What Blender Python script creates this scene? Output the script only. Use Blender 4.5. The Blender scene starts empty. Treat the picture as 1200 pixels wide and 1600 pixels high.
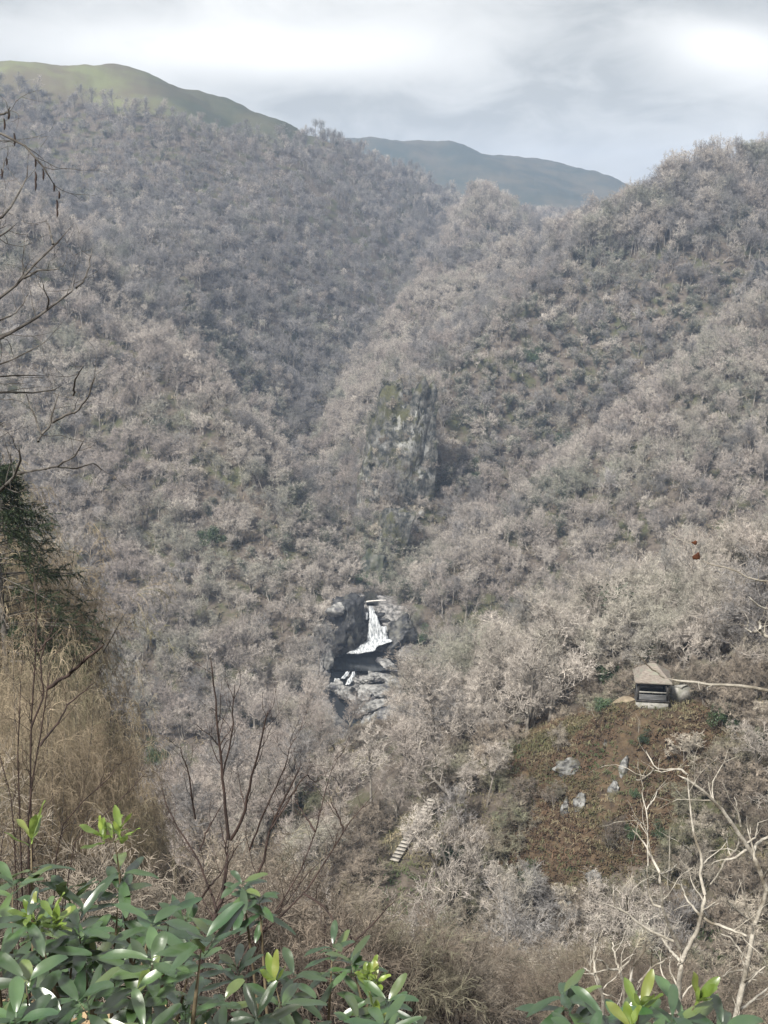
import bpy, bmesh, math, random
import numpy as np
from mathutils import Vector, Matrix

C = bpy.context.scene
COL = C.collection
rad = math.radians
# ------------------------------------------------------------------ camera
F_PX, HOR = 1931.0, 340.0
PITCH = math.atan((800 - HOR) / F_PX)
cam_d = bpy.data.cameras.new('camera')
cam = bpy.data.objects.new('camera', cam_d)
COL.objects.link(cam)
cam_d.sensor_fit = 'VERTICAL'
cam_d.sensor_height = 24
cam_d.lens = 24 / 2 / (800 / F_PX)
cam_d.clip_start = 0.05
cam_d.clip_end = 20000
cam.location = (0, 0, 0)
cam.rotation_euler = (math.pi / 2 - PITCH, 0, 0)
C.camera = cam
# ------------------------------------------------------------------ sky, sun, exposure
C.view_settings.view_transform = 'Standard'
C.view_settings.look = 'None'
C.view_settings.exposure = 1.12
C.view_settings.gamma = 1.0
SUN_EL, SUN_AZ = 47.0, 214.0          # azimuth clockwise from +Y: behind the camera, to the left
W = bpy.data.worlds.new('World')
C.world = W
W.use_nodes = True
nt = W.node_tree
nt.nodes.clear()


class NT:
    """tiny node helper"""
    def __init__(s, tree): s.t = tree
    def n(s, typ, props=None, **inp):
        nd = s.t.nodes.new(typ)
        for k, v in (props or {}).items(): setattr(nd, k, v)
        for k, v in inp.items():
            key = int(k[1:]) if k[0] == 'i' and k[1:].isdigit() else k.replace('_', ' ')
            sock = nd.inputs[key]
            if isinstance(v, bpy.types.NodeSocket): s.t.links.new(v, sock)
            else: sock.default_value = v
        return nd
    def link(s, a, b): s.t.links.new(a, b)
    def math(s, op, a, b=0.0, clamp=False):
        nd = s.n('ShaderNodeMath', dict(operation=op, use_clamp=clamp), i0=a, i1=b); return nd.outputs[0]
    def vmath(s, op, a, b=(0, 0, 0)):
        nd = s.n('ShaderNodeVectorMath', dict(operation=op), i0=a, i1=b); return nd.outputs[0]
    def mix(s, f, a, b):
        nd = s.n('ShaderNodeMix', dict(data_type='RGBA'))
        for i, v in ((0, f), (6, a), (7, b)):
            if isinstance(v, bpy.types.NodeSocket): s.t.links.new(v, nd.inputs[i])
            else: nd.inputs[i].default_value = v if i == 0 else (*v, 1) if len(v) == 3 else v
        return nd.outputs[2]
    def ramp(s, f, lo, hi):
        nd = s.n('ShaderNodeMapRange', dict(clamp=True), i0=f, i1=lo, i2=hi); return nd.outputs[0]
    def noise(s, vec, scale, detail=4, rough=0.55, dist=0.0):
        nd = s.n('ShaderNodeTexNoise', None, Vector=vec, Scale=scale, Detail=detail, Roughness=rough, Distortion=dist)
        return nd.outputs[0]


w = NT(nt)
tc = w.n('ShaderNodeTexCoord').outputs['Generated']
sky = w.n('ShaderNodeTexSky', dict(sky_type='NISHITA', sun_disc=False, sun_elevation=rad(SUN_EL),
                                   sun_rotation=rad(SUN_AZ))).outputs[0]
bg_sky = w.n('ShaderNodeBackground', None, Color=sky, Strength=0.1).outputs[0]
sep = w.n('ShaderNodeSeparateXYZ', None, Vector=tc)
zz = w.math('ADD', w.math('MAXIMUM', sep.outputs[2], 0.0), 0.28)
pl = w.n('ShaderNodeCombineXYZ', None, X=w.math('DIVIDE', sep.outputs[0], zz), Y=w.math('DIVIDE', sep.outputs[1], zz)).outputs[0]
big = w.noise(w.vmath('ADD', w.vmath('MULTIPLY', pl, (1.0, 0.8, 1)), (3.1, 7.4, 0)), 1.0, 5, 0.5, 0.3)
fine = w.noise(w.vmath('MULTIPLY', pl, (1.5, 1.2, 1)), 3.6, 7, 0.6, 0.5)


def px_dir(u, v):
    a, b = (u - 600) / F_PX, (800 - v) / F_PX
    d = Vector((a, math.cos(PITCH) + b * math.sin(PITCH), -math.sin(PITCH) + b * math.cos(PITCH)))
    return d.normalized()


def sky_blob(u, v, su, sv, sk=0.0):
    """brightness bump of a cloud around one direction of the sky"""
    d = px_dir(u, v)
    dx = w.math('SUBTRACT', sep.outputs[0], d.x)
    dz = w.math('SUBTRACT', w.math('SUBTRACT', sep.outputs[2], d.z), w.math('MULTIPLY', dx, sk))
    a = w.math('MULTIPLY', dx, F_PX / su); b = w.math('MULTIPLY', dz, F_PX / sv)
    r2 = w.math('ADD', w.math('MULTIPLY', a, a), w.math('MULTIPLY', b, b))
    r2 = w.math('ADD', r2, w.math('MULTIPLY', w.math('SUBTRACT', fine, 0.5), 2.2))
    return w.math('EXPONENT', w.math('MULTIPLY', w.math('MAXIMUM', r2, 0.0), -1.0))


val = w.math('ADD', w.math('MULTIPLY', w.math('SUBTRACT', big, 0.5), 1.25), w.math('MULTIPLY', w.math('SUBTRACT', fine, 0.5), 0.75))
val = w.math('ADD', val, 0.42)
for (u, v, su, sv, amt, sk) in ((210, 75, 210, 40, 0.34, 0), (490, 85, 150, 38, 0.42, 0), (1140, 78, 105, 42, 0.62, -0.25),
                                (690, 60, 120, 50, 0.16, 0), (820, 290, 240, 70, 0.2, 0),
                                (880, 130, 120, 60, -0.26, 0), (640, 165, 300, 30, -0.16, 0), (60, -10, 220, 40, -0.18, 0),
                                (1120, 0, 200, 36, -0.26, 0), (700, 210, 260, 24, -0.08, 0)):
    val = w.math('ADD', val, w.math('MULTIPLY', sky_blob(u, v, su, sv, sk), amt))
cl = w.mix(w.ramp(val, 0.12, 0.92), (0.265, 0.268, 0.262), (0.59, 0.58, 0.558))
bg_cl = w.n('ShaderNodeBackground', None, Color=cl, Strength=1.0).outputs[0]
mx = w.n('ShaderNodeMixShader', None, i0=0.95, i1=bg_sky, i2=bg_cl)
wo = w.n('ShaderNodeOutputWorld')
w.link(mx.outputs[0], wo.inputs[0])

sun_d = bpy.data.lights.new('sun', 'SUN')
sun_d.energy = 3.8
sun_d.angle = rad(8)
sun_d.color = (1.0, 0.95, 0.88)
sun = bpy.data.objects.new('sun', sun_d)
COL.objects.link(sun)
sdir = Vector((math.sin(rad(SUN_AZ)) * math.cos(rad(SUN_EL)), math.cos(rad(SUN_AZ)) * math.cos(rad(SUN_EL)), math.sin(rad(SUN_EL))))
sun.rotation_euler = sdir.to_track_quat('Z', 'Y').to_euler()
HAZE_D = 0.00029
C.cycles.max_bounces = 5
C.cycles.diffuse_bounces = 3
C.cycles.glossy_bounces = 2
C.cycles.transmission_bounces = 2
C.cycles.volume_bounces = 2
C.cycles.transparent_max_bounces = 4
C.cycles.use_denoising = True

# ------------------------------------------------------------------ helpers
def P(u, v, Y):
    """world point at distance Y along the view seen at photo pixel (u, v)"""
    d = px_dir(u, v)
    return d * (Y / d.y)


def Pn(u, v, Y): return np.array(P(u, v, Y))


def to_px(x, y, z):
    f = y * math.cos(PITCH) - z * math.sin(PITCH)
    up = y * math.sin(PITCH) + z * math.cos(PITCH)
    f = np.maximum(f, 1e-3)
    return 600 + F_PX * x / f, 800 - F_PX * up / f


def new_mesh(name, V, F, mat=None, smooth=False, parent=None, mats=None, midx=None):
    """one mesh object; F = list of (n,k) int arrays or list of tuples"""
    me = bpy.data.meshes.new(name)
    V = np.asarray(V, dtype=np.float32)
    if isinstance(F, np.ndarray): F = [F]
    if len(F) and isinstance(F[0], np.ndarray):
        loops = np.concatenate([f.reshape(-1) for f in F]).astype(np.int32)
        tot = np.concatenate([np.full(len(f), f.shape[1]) for f in F]).astype(np.int32)
    else:
        loops = np.array([i for f in F for i in f], dtype=np.int32)
        tot = np.array([len(f) for f in F], dtype=np.int32)
    me.vertices.add(len(V)); me.vertices.foreach_set('co', V.reshape(-1))
    me.loops.add(len(loops)); me.loops.foreach_set('vertex_index', loops)
    st = np.concatenate([[0], np.cumsum(tot)[:-1]]).astype(np.int32)
    me.polygons.add(len(tot)); me.polygons.foreach_set('loop_start', st); me.polygons.foreach_set('loop_total', tot)
    if smooth: me.polygons.foreach_set('use_smooth', np.ones(len(tot), dtype=bool))
    for m in (mats or ([mat] if mat else [])): me.materials.append(m)
    if midx is not None: me.polygons.foreach_set('material_index', np.asarray(midx, dtype=np.int32))
    me.update(calc_edges=True)
    me.validate()
    o = bpy.data.objects.new(name, me)
    COL.objects.link(o)
    if parent: o.parent = parent
    return o


def attr(o, name, data):
    a = o.data.attributes.new(name, 'FLOAT', 'POINT')
    a.data.foreach_set('value', np.asarray(data, dtype=np.float32))


def tag(o, label=None, cat=None, group=None, kind=None):
    if label: o['label'] = label
    if cat: o['category'] = cat
    if group: o['group'] = group
    if kind: o['kind'] = kind
    return o


def empty(name, loc, rz=0.0, label=None, cat=None, group=None):
    o = bpy.data.objects.new(name, None)
    o.empty_display_size = 0.3
    COL.objects.link(o)
    o.location = loc
    o.rotation_euler = (0, 0, rz)
    return tag(o, label, cat, group)


class MB:
    """collects pieces into ONE mesh"""
    def __init__(s): s.V = []; s.F = {}; s.nv = 0
    def add(s, V, *Fs):
        V = np.asarray(V, dtype=np.float64)
        for f in Fs:
            f = np.asarray(f, dtype=np.int64)
            if len(f): s.F.setdefault(f.shape[1], []).append(f + s.nv)
        s.V.append(V); s.nv += len(V); return s
    def box(s, c, size, R=None):
        x, y, z = np.array(size) / 2
        V = np.array([[a * x, b * y, d * z] for a in (-1, 1) for b in (-1, 1) for d in (-1, 1)])
        if R is not None: V = V @ np.asarray(R).T
        F = np.array([[0, 1, 3, 2], [4, 6, 7, 5], [0, 4, 5, 1], [2, 3, 7, 6], [0, 2, 6, 4], [1, 5, 7, 3]])
        return s.add(V + np.array(c), F)
    def build(s, name, mat, parent=None, smooth=False):
        return new_mesh(name, np.concatenate(s.V), [np.concatenate(v) for v in s.F.values()], mat, smooth, parent)


def hash2(ix, iy, seed):
    h = (ix * 374761393 + iy * 668265263 + seed * 1274126177) & 0xFFFFFFFF
    h = ((h ^ (h >> 13)) * 1274126177) & 0xFFFFFFFF
    return ((h ^ (h >> 16)) & 0xFFFFFF) / float(0xFFFFFF)


def vnoise(x, y, seed=0):
    ix = np.floor(x).astype(np.int64); iy = np.floor(y).astype(np.int64)
    fx = x - ix; fy = y - iy
    fx = fx * fx * fx * (fx * (fx * 6 - 15) + 10); fy = fy * fy * fy * (fy * (fy * 6 - 15) + 10)
    a = hash2(ix, iy, seed); b = hash2(ix + 1, iy, seed); c = hash2(ix, iy + 1, seed); d = hash2(ix + 1, iy + 1, seed)
    return (a + (b - a) * fx) * (1 - fy) + (c + (d - c) * fx) * fy - 0.5


def fbm(x, y, wl, octs=4, seed=0, gain=0.5):
    s = 0; a = 1.0
    for k in range(octs):
        s = s + a * vnoise(x / wl + 17.3 * k, y / wl - 9.1 * k, seed + k); a *= gain; wl *= 0.5
    return s


def poly_dist(x, y, pts):
    """distance to a polyline in plan, and the z interpolated on it"""
    best = np.full(x.shape, 1e9); z = np.zeros(x.shape)
    for a, b in zip(pts[:-1], pts[1:]):
        dx, dy = b[0] - a[0], b[1] - a[1]
        t = np.clip(((x - a[0]) * dx + (y - a[1]) * dy) / max(dx * dx + dy * dy, 1e-9), 0, 1)
        d = np.hypot(x - a[0] - t * dx, y - a[1] - t * dy)
        m = d < best
        best = np.where(m, d, best); z = np.where(m, a[2] + t * (b[2] - a[2]), z)
    return best, z


# ------------------------------------------------------------------ terrain
def ridge(*p): return [Pn(*q) for q in p]


SPURS = [
    # far blue hill
    (ridge((250, 196, 1650), (400, 212, 1700), (530, 213, 1700), (650, 213, 1730), (760, 221, 1760), (800, 240, 1790), (860, 262, 1820), (940, 288, 1850), (1060, 332, 1890), (1300, 362, 1890)), 0.34, 30),
    # big left hill with its grassy top
    (ridge((-1500, 40, 850), (-700, 60, 820), (-200, 90, 800), (0, 100, 800), (60, 110, 800), (130, 106, 815), (290, 132, 850), (350, 162, 870), (430, 208, 900)), 0.48, 26),
    (ridge((430, 210, 900), (540, 256, 960), (620, 282, 990), (700, 312, 1020), (790, 345, 1040), (840, 375, 1060)), 0.55, 12),
    # two ribs running down the big hill
    (ridge((380, 240, 820), (480, 330, 690), (560, 430, 610)), 0.5, 18),
    (ridge((560, 275, 900), (640, 350, 800), (690, 400, 740)), 0.5, 18),
    (ridge((150, 230, 700), (260, 330, 590), (380, 470, 500)), 0.5, 18),
    # right middle spur
    (ridge((1900, 20, 470), (1500, 110, 480), (1300, 190, 490), (1200, 238, 500), (1060, 322, 530), (940, 366, 570), (870, 400, 610), (820, 415, 610), (740, 440, 600), (690, 470, 580), (600, 552, 530), (530, 650, 490), (485, 740, 455), (505, 820, 410), (540, 905, 350)), 0.62, 14),
    # left near spur
    (ridge((-900, 100, 470), (-300, 220, 460), (0, 350, 440), (150, 432, 420), (260, 510, 395), (330, 610, 368), (420, 742, 338), (490, 862, 314), (526, 945, 297)), 0.60, 8),
    # right near spur
    (ridge((1900, 250, 430), (1500, 330, 430), (1250, 455, 420), (1130, 530, 402), (980, 650, 375), (920, 732, 357), (790, 800, 336), (690, 850, 320), (640, 905, 310), (618, 968, 296)), 0.62, 6),
    # right nearest hill behind the shelter
    (ridge((1900, 820, 110), (1500, 880, 115), (1300, 930, 122), (1200, 975, 128), (1000, 1045, 140), (850, 1110, 150), (740, 1175, 165), (640, 1245, 188), (575, 1310, 207)), 0.62, 8),
    # knoll under the shelter
    (ridge((1700, 1050, 95), (1300, 1080, 102), (1130, 1098, 105), (1020, 1106, 106), (930, 1130, 109), (850, 1165, 114), (770, 1220, 118), (700, 1275, 112), (655, 1300, 104), (618, 1345, 97)), 0.85, 4),
    # left near bank
    (ridge((-600, 620, 36), (-300, 760, 35), (-90, 900, 36), (20, 1060, 38), (60, 1220, 40), (75, 1420, 42)), 2.2, 2.0),
]
STREAM = [Pn(*q) for q in ((760, 350, 1050), (690, 385, 860), (600, 500, 640), (520, 625, 530), (478, 735, 452), (535, 885, 345), (578, 926, 302),
                           (580, 943, 291), (581, 1018, 284), (560, 1034, 279), (530, 1050, 274), (524, 1085, 266), (535, 1112, 261),
                           (575, 1150, 255), (582, 1182, 249), (562, 1262, 234), (430, 1400, 212), (200, 1500, 198), (-300, 1600, 185))]
POOL = Pn(577, 1030, 280); POOL_Z = float(POOL[2])
GULLY = [Pn(*q) for q in ((1250, 462, 465), (1130, 515, 445), (1000, 625, 425), (920, 720, 402), (800, 795, 374), (695, 858, 348), (610, 950, 312))]
STEPS = [Pn(674, 1250, 106.5), Pn(655, 1281, 103.5), Pn(617, 1343, 98), Pn(606, 1362, 95)]
SHELTER = Pn(1017, 1098, 105)


def height(x, y, detail=True):
    x = np.asarray(x, dtype=np.float64); y = np.asarray(y, dtype=np.float64)
    r = np.hypot(x, y)
    dk = np.hypot(x - SHELTER[0], y - SHELTER[1])
    hs = []
    for pts, s, rr in SPURS:
        best = np.full(x.shape, -1e9)
        for a, b in zip(pts[:-1], pts[1:]):
            d, z = poly_dist(x, y, (a, b))
            best = np.maximum(best, z - s * (np.sqrt(d * d + rr * rr) - rr))
        hs.append(best)
    # the bank the camera stands on
    yy = y + 0.12 * x
    H = np.where(yy < 0, -1.65 - 0.15 * yy, np.where(yy < 2.2, -1.65 - 0.36 * yy, -2.44 - 0.69 * (yy - 2.2)))
    hs.append(H)
    hs = np.stack(hs)
    m = hs.max(0)
    k = np.clip(r * 0.012, 0.05, 4.0)
    h = m + k * np.log(np.exp((hs - m) / k).sum(0))
    ds, zs = poly_dist(x, y, STREAM)
    h = np.minimum(h, zs - 0.6 + (1.7 - 0.72 * np.clip((y - 310) / 90, 0, 1)) * np.maximum(0, ds * (1 + 0.28 * fbm(x, y, 45, 2, 77)) - 2.6))
    if detail:
        amp = np.clip((r - 60) / 200, 0, 1) * np.clip((ds - 4) / 22, 0.06, 1)
        amp = amp * np.clip((dk - 6) / 30, 0, 1)
        h = h + amp * (9 * fbm(x, y, 75, 3, 3) + 2.6 * fbm(x, y, 20, 3, 9))
        far = np.clip((r - 420) / 250, 0, 1)
        h = h - 3.0 * far + far * (15 * fbm(x * 1.0 + y * 0.5, y * 0.45 - x * 0.2, 130, 3, 21))
        h = h + np.clip((r - 3) / 20, 0, 1) * 0.5 * fbm(x, y, 4.0, 3, 31) + 0.10 * fbm(x, y, 0.9, 2, 41) * np.clip(1 - r / 60, 0, 1)
    h = np.maximum(h, zs - 0.6 - 0.02 * ds)
    # plunge pool
    dp = np.sqrt(((x - POOL[0] + 1.2) / 9.5) ** 2 + ((y - POOL[1] + 0.5) / 6.5) ** 2)
    h = np.minimum(h, POOL_Z - 1.2 + 9 * np.maximum(0, dp - 0.85) * 1.2)
    # gully behind the right near spur
    dg, zg = poly_dist(x, y, GULLY)
    h = np.minimum(h, zg + 0.75 * np.maximum(0, dg * (1 + 0.4 * fbm(x, y, 30, 2, 88)) - 3))
    # the steps are cut into the slope
    dq, zq = poly_dist(x, y, STEPS)
    h = np.where(dq < 3.2, np.minimum(h, zq - 0.35 + 0.9 * np.maximum(0, dq - 1.0)), h)
    # levelled terrace of the shelter
    tw = np.clip(1 - (dk - 2.6) / 2.5, 0, 1)
    h = h * (1 - tw) + (SHELTER[2]) * tw
    return h


NA = 820
CY0 = -22.0
az = np.radians(np.linspace(-58, 58, NA))
az = az * (0.62 + 0.38 * (np.abs(az) / az.max()) ** 2)            # finer towards the middle
rr_ = [6.0]
while rr_[-1] < 2700:                                              # finer rings where the gorge lies
    q = rr_[-1]
    rr_.append(q + (min(0.0085 * q, 1.3) if q < 360 else 0.004 * q + min(0.012 * q, (q - 360) * 0.02)))
rr_ = np.array(rr_); NR = len(rr_)
AZ, RR = np.meshgrid(az, rr_)
TX = (np.sin(AZ) * RR).ravel(); TY = (np.cos(AZ) * RR + CY0).ravel()
TZ = height(TX, TY)
ii = (np.arange(NR - 1)[:, None] * NA + np.arange(NA - 1)[None, :]).ravel()
TF = np.stack([ii, ii + 1, ii + NA + 1, ii + NA], 1)

# ------------------------------------------------------------------ materials
def mat_new(name):
    m = bpy.data.materials.new(name); m.use_nodes = True
    m.node_tree.nodes.clear()
    n = NT(m.node_tree)
    out = n.n('ShaderNodeOutputMaterial')
    return m, n, out


def geo_pos(n): return n.n('ShaderNodeNewGeometry').outputs['Position']


def simple_mat(name, c1, c2, scale=3.0, rough=0.9, spec=0.2, bump=0.0, stretch=(1, 1, 1), lo=0.35, hi=0.65, obj=False, rnd=0.0, c3=None, trans=0.0):
    m, n, out = mat_new(name)
    p = n.n('ShaderNodeTexCoord').outputs['Object'] if obj else geo_pos(n)
    p = n.vmath('MULTIPLY', p, stretch)
    f = n.ramp(n.noise(p, scale, 6, 0.6), lo, hi)
    c = n.mix(f, c1, c2)
    if c3: c = n.mix(n.ramp(n.noise(n.vmath('ADD', p, (5, 3, 8)), scale * 0.37, 4), 0.5, 0.66), c, c3)
    if rnd:
        r = n.n('ShaderNodeObjectInfo').outputs['Random']
        c = n.n('ShaderNodeHueSaturation', None, Value=n.math('ADD', n.math('MULTIPLY', r, rnd), 1 - rnd / 2), Color=c).outputs[0]
    b = n.n('ShaderNodeBsdfPrincipled', None, Base_Color=c, Roughness=rough, Specular_IOR_Level=spec)
    if bump:
        bp = n.n('ShaderNodeBump', None, Strength=bump, Distance=0.1, Height=n.noise(p, scale * 3, 8, 0.65))
        n.link(bp.outputs[0], b.inputs['Normal'])
    if trans:
        t = n.n('ShaderNodeBsdfTranslucent', None, Color=c)
        mx = n.n('ShaderNodeMixShader', None, i0=trans, i1=b.outputs[0], i2=t.outputs[0])
        n.link(mx.outputs[0], out.inputs[0])
    else:
        n.link(b.outputs[0], out.inputs[0])
    return m


def twig_mat(name, cols, rnd=0.35, big=0.022, FLK=1.3):
    """bare twigs: the bark colour drifts from stand to stand and from tree to tree"""
    m, n, out = mat_new(name)
    p = geo_pos(n)
    a = n.mix(n.ramp(n.noise(p, big, 3, 0.6), 0.40, 0.60), cols[0], cols[1])
    a = n.mix(n.ramp(n.noise(n.vmath('ADD', p, (300, 40, 90)), big * 1.7, 3, 0.6), 0.52, 0.66), a, cols[2])
    r = n.n('ShaderNodeObjectInfo').outputs['Random']
    a = n.mix(n.ramp(r, 0.72, 0.95), a, cols[3])
    v = n.math('ADD', n.math('MULTIPLY', n.math('FRACT', n.math('MULTIPLY', r, 7.31)), rnd), 1 - rnd / 2)
    fl = n.math('ADD', n.math('MULTIPLY', n.ramp(n.noise(p, FLK, 3, 0.75), 0.36, 0.64), 1.15), 0.35)  # brightness mottling painted in: light strokes against shaded gaps in the crown
    a = n.n('ShaderNodeHueSaturation', None, Value=n.math('MULTIPLY', v, fl), Color=a).outputs[0]
    b = n.n('ShaderNodeBsdfPrincipled', None, Base_Color=a, Roughness=0.85, Specular_IOR_Level=0.25)
    n.link(b.outputs[0], out.inputs[0])
    return m


M_TWIG = twig_mat('twig_bark', ((0.38, 0.345, 0.305), (0.30, 0.262, 0.235), (0.28, 0.278, 0.225), (0.45, 0.41, 0.365)))
M_TRUNK = simple_mat('trunk_bark', (0.055, 0.047, 0.040), (0.30, 0.275, 0.24), 0.8, bump=0.3, rnd=0.3)

M_SCRUB = twig_mat('scrub_twigs', ((0.24, 0.205, 0.165), (0.16, 0.135, 0.11), (0.175, 0.182, 0.12), (0.36, 0.325, 0.27)), 0.5, 0.06)
M_IVY = simple_mat('ivy_leaf', (0.05, 0.062, 0.045), (0.12, 0.135, 0.095), 0.6, 0.6, 0.4, rnd=0.5)
# ------------------------------------------------------------------ bare trees
RNG = np.random.default_rng(11)


def unit(a): return a / np.maximum(np.linalg.norm(a, axis=-1, keepdims=True), 1e-9)


def tubes(Pts, R, n=4, tip=True):
    """Pts (N,K,3), R (N,K) -> V, [quads, tris] for N tapered tubes (each ends in a point)"""
    N, K, _ = Pts.shape
    T = unit(np.gradient(Pts, axis=1))
    ref = np.where(np.abs(T[:, :1, 2:3]) > 0.9, np.array([1.0, 0, 0]), np.array([0, 0, 1.0]))
    A = unit(np.cross(T, np.broadcast_to(ref, T.shape))); B = np.cross(T, A)
    ang = np.arange(n) * 2 * math.pi / n
    ring = A[:, :, None, :] * np.cos(ang)[None, None, :, None] + B[:, :, None, :] * np.sin(ang)[None, None, :, None]
    V = Pts[:, :, None, :] + ring * R[:, :, None, None]
    Kq = K - 1 if tip else K
    if tip:
        Vt = np.concatenate([V[:, :-1].reshape(N, -1, 3), Pts[:, -1:, :]], 1)
    else: Vt = V.reshape(N, -1, 3)
    per = Vt.shape[1]
    base = (np.arange(N) * per)[:, None]
    Q = []
    for k in range(Kq - 1):
        for i in range(n):
            j = (i + 1) % n
            Q.append(np.array([k * n + i, k * n + j, (k + 1) * n + j, (k + 1) * n + i]))
    out = []
    if Q: out.append((base[:, :, None] + np.array(Q)[None]).reshape(-1, 4))
    if tip:
        Tn = np.array([[(Kq - 1) * n + i, (Kq - 1) * n + (i + 1) % n, per - 1] for i in range(n)])
        out.append((base[:, :, None] + Tn[None]).reshape(-1, 3))
    return Vt.reshape(-1, 3), out


def grow(rng, p0, d0, L, r0, K, jit, up, taper=0.25, droop=0.0):
    """N curved branches: start, direction, length, radius"""
    N = len(p0)
    pts = [p0]; d = d0
    for k in range(K - 1):
        d = unit(d + rng.normal(0, jit, (N, 3)) + np.array([0, 0, up - droop * (k + 1) / (K - 1)]))
        pts.append(pts[-1] + d * (L / (K - 1))[:, None])
    t = np.linspace(0, 1, K)[None, :]
    return np.stack(pts, 1), r0[:, None] * (1 - (1 - taper) * t)


def children(rng, Pts, R, L, m, t0, amin, amax, ratio, rr, up=0.0, end=True):
    N, K, _ = Pts.shape
    t = rng.uniform(t0, 1, (N, m)) ** 0.8
    if end: t[:, 0] = 0.97
    q = t * (K - 1); i = np.minimum(q.astype(int), K - 2); f = (q - i)
    n_ = np.arange(N)[:, None]
    a, b = Pts[n_, i], Pts[n_, i + 1]
    p = a + (b - a) * f[..., None]
    T = unit(b - a)
    S = rng.normal(0, 1, T.shape); S = unit(S - (S * T).sum(-1, keepdims=True) * T)
    an = rng.uniform(amin, amax, (N, m)); an[:, 0] *= 0.45 if end else 1
    d = unit(T * np.cos(an)[..., None] + S * np.sin(an)[..., None] + np.array([0, 0, up]))
    l = L[:, None] * ratio * rng.uniform(0.65, 1.25, (N, m)) * (1.12 - 0.45 * t)
    r = (R[n_, i] * (1 - f) + R[n_, i + 1] * f) * rr
    return p.reshape(-1, 3), d.reshape(-1, 3), l.reshape(-1), r.reshape(-1)


def bare_tree(rng, H=9.0, kind='broad', fine=1.0, leafy_=False):
    """returns (trunk MB, crown MB)"""
    tr, cr = MB(), MB()
    if kind == 'broad':
        n0 = 1 if rng.random() < 0.6 else 2; L0, r0, spread = H * 0.5, 0.21, 0.55
        nl, nb, nt, nf = 7, 8, 8, 4; a1 = (0.5, 1.25); up = 0.16
    elif kind == 'tall':
        n0 = 1; L0, r0, spread = H * 0.78, 0.17, 0.10
        nl, nb, nt, nf = 13, 7, 6, 5; a1 = (0.5, 0.95); up = 0.20
    else:                                                            # shrub
        n0 = 6; L0, r0, spread = H * 0.62, 0.05, 0.75
        nl, nb, nt, nf = 4, 5, 5, 4; a1 = (0.4, 0.9); up = 0.10
    d = unit(np.stack([rng.normal(0, spread, n0) * 0.6, rng.normal(0, spread, n0) * 0.6, np.ones(n0)], 1))
    p = np.zeros((n0, 3)); p[:, 2] = -0.5
    if n0 > 1: p[:, :2] = rng.normal(0, 0.12 if kind != 'shrub' else 0.25, (n0, 2))
    L = np.full(n0, L0) * rng.uniform(0.85, 1.1, n0)
    P0, R0 = grow(rng, p, d, L, np.full(n0, r0), 7, 0.16 if kind != 'tall' else 0.05, 0.10, 0.45)
    tr.add(*_x(tubes(P0, R0, 7, False)))
    c = children(rng, P0, R0, L, nl, 0.42 if kind != 'tall' else 0.45, *a1, 0.84 if kind == 'broad' else 0.74 if kind != 'tall' else 0.44, 0.62, up)
    P1, R1 = grow(rng, c[0], c[1], c[2], c[3], 6, 0.26, up * 0.7, 0.25)
    tr.add(*_x(tubes(P1, R1, 5)))
    c = children(rng, P1, R1, c[2], nb, 0.2, 0.5, 1.25, 0.56, 0.6, 0.08)
    P2, R2 = grow(rng, c[0], c[1], c[2], np.clip(c[3] * 1.15, 0.03, 0.07), 5, 0.34, 0.07, 0.35)
    cr.add(*_x(tubes(P2, R2, 4)))
    c = children(rng, P2, R2, c[2], nt, 0.2, 0.5, 1.2, 0.55, 0.62, 0.08)
    P3, R3 = grow(rng, c[0], c[1], c[2], np.clip(c[3], 0.018, 0.04), 4, 0.34, 0.07, 0.5)
    cr.add(*_x(tubes(P3, R3, 3)))
    c = children(rng, P3, R3, c[2], nf, 0.15, 0.5, 1.2, 0.62, 0.8, 0.08)
    P4, R4 = grow(rng, c[0], c[1], np.clip(c[2], 0.25, 1.2), np.full(len(c[3]), 0.0115 * fine), 3, 0.28, 0.05, 0.6)
    cr.add(*_x(tubes(P4, R4, 3)))
    if leafy_:                                                       # ivy leaves along trunk, limbs and branches
        src = np.concatenate([P0.reshape(-1, 3).repeat(90, 0), P1.reshape(-1, 3).repeat(16, 0), P2.reshape(-1, 3).repeat(4, 0)])
        q = src + rng.normal(0, 0.30, src.shape); n_ = len(q)
        a = unit(rng.normal(0, 1, (n_, 3))); b = unit(np.cross(a, rng.normal(0, 1, (n_, 3)))); l = rng.uniform(0.12, 0.26, (n_, 1))
        V = np.stack([q, q + a * l * 0.5 + b * l * 0.4, q + a * l, q + a * l * 0.5 - b * l * 0.4], 1).reshape(-1, 3)
        iv = MB(); iv.add(V, (np.arange(n_) * 4)[:, None] + np.array([[0, 1, 2, 3]]))
        return tr, cr, iv
    return tr, cr, None


def _x(vf): return (vf[0], *vf[1])


M_DUSK = twig_mat('dusky_twigs', ((0.24, 0.228, 0.218), (0.19, 0.18, 0.172), (0.19, 0.192, 0.16), (0.31, 0.292, 0.278)))
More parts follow.
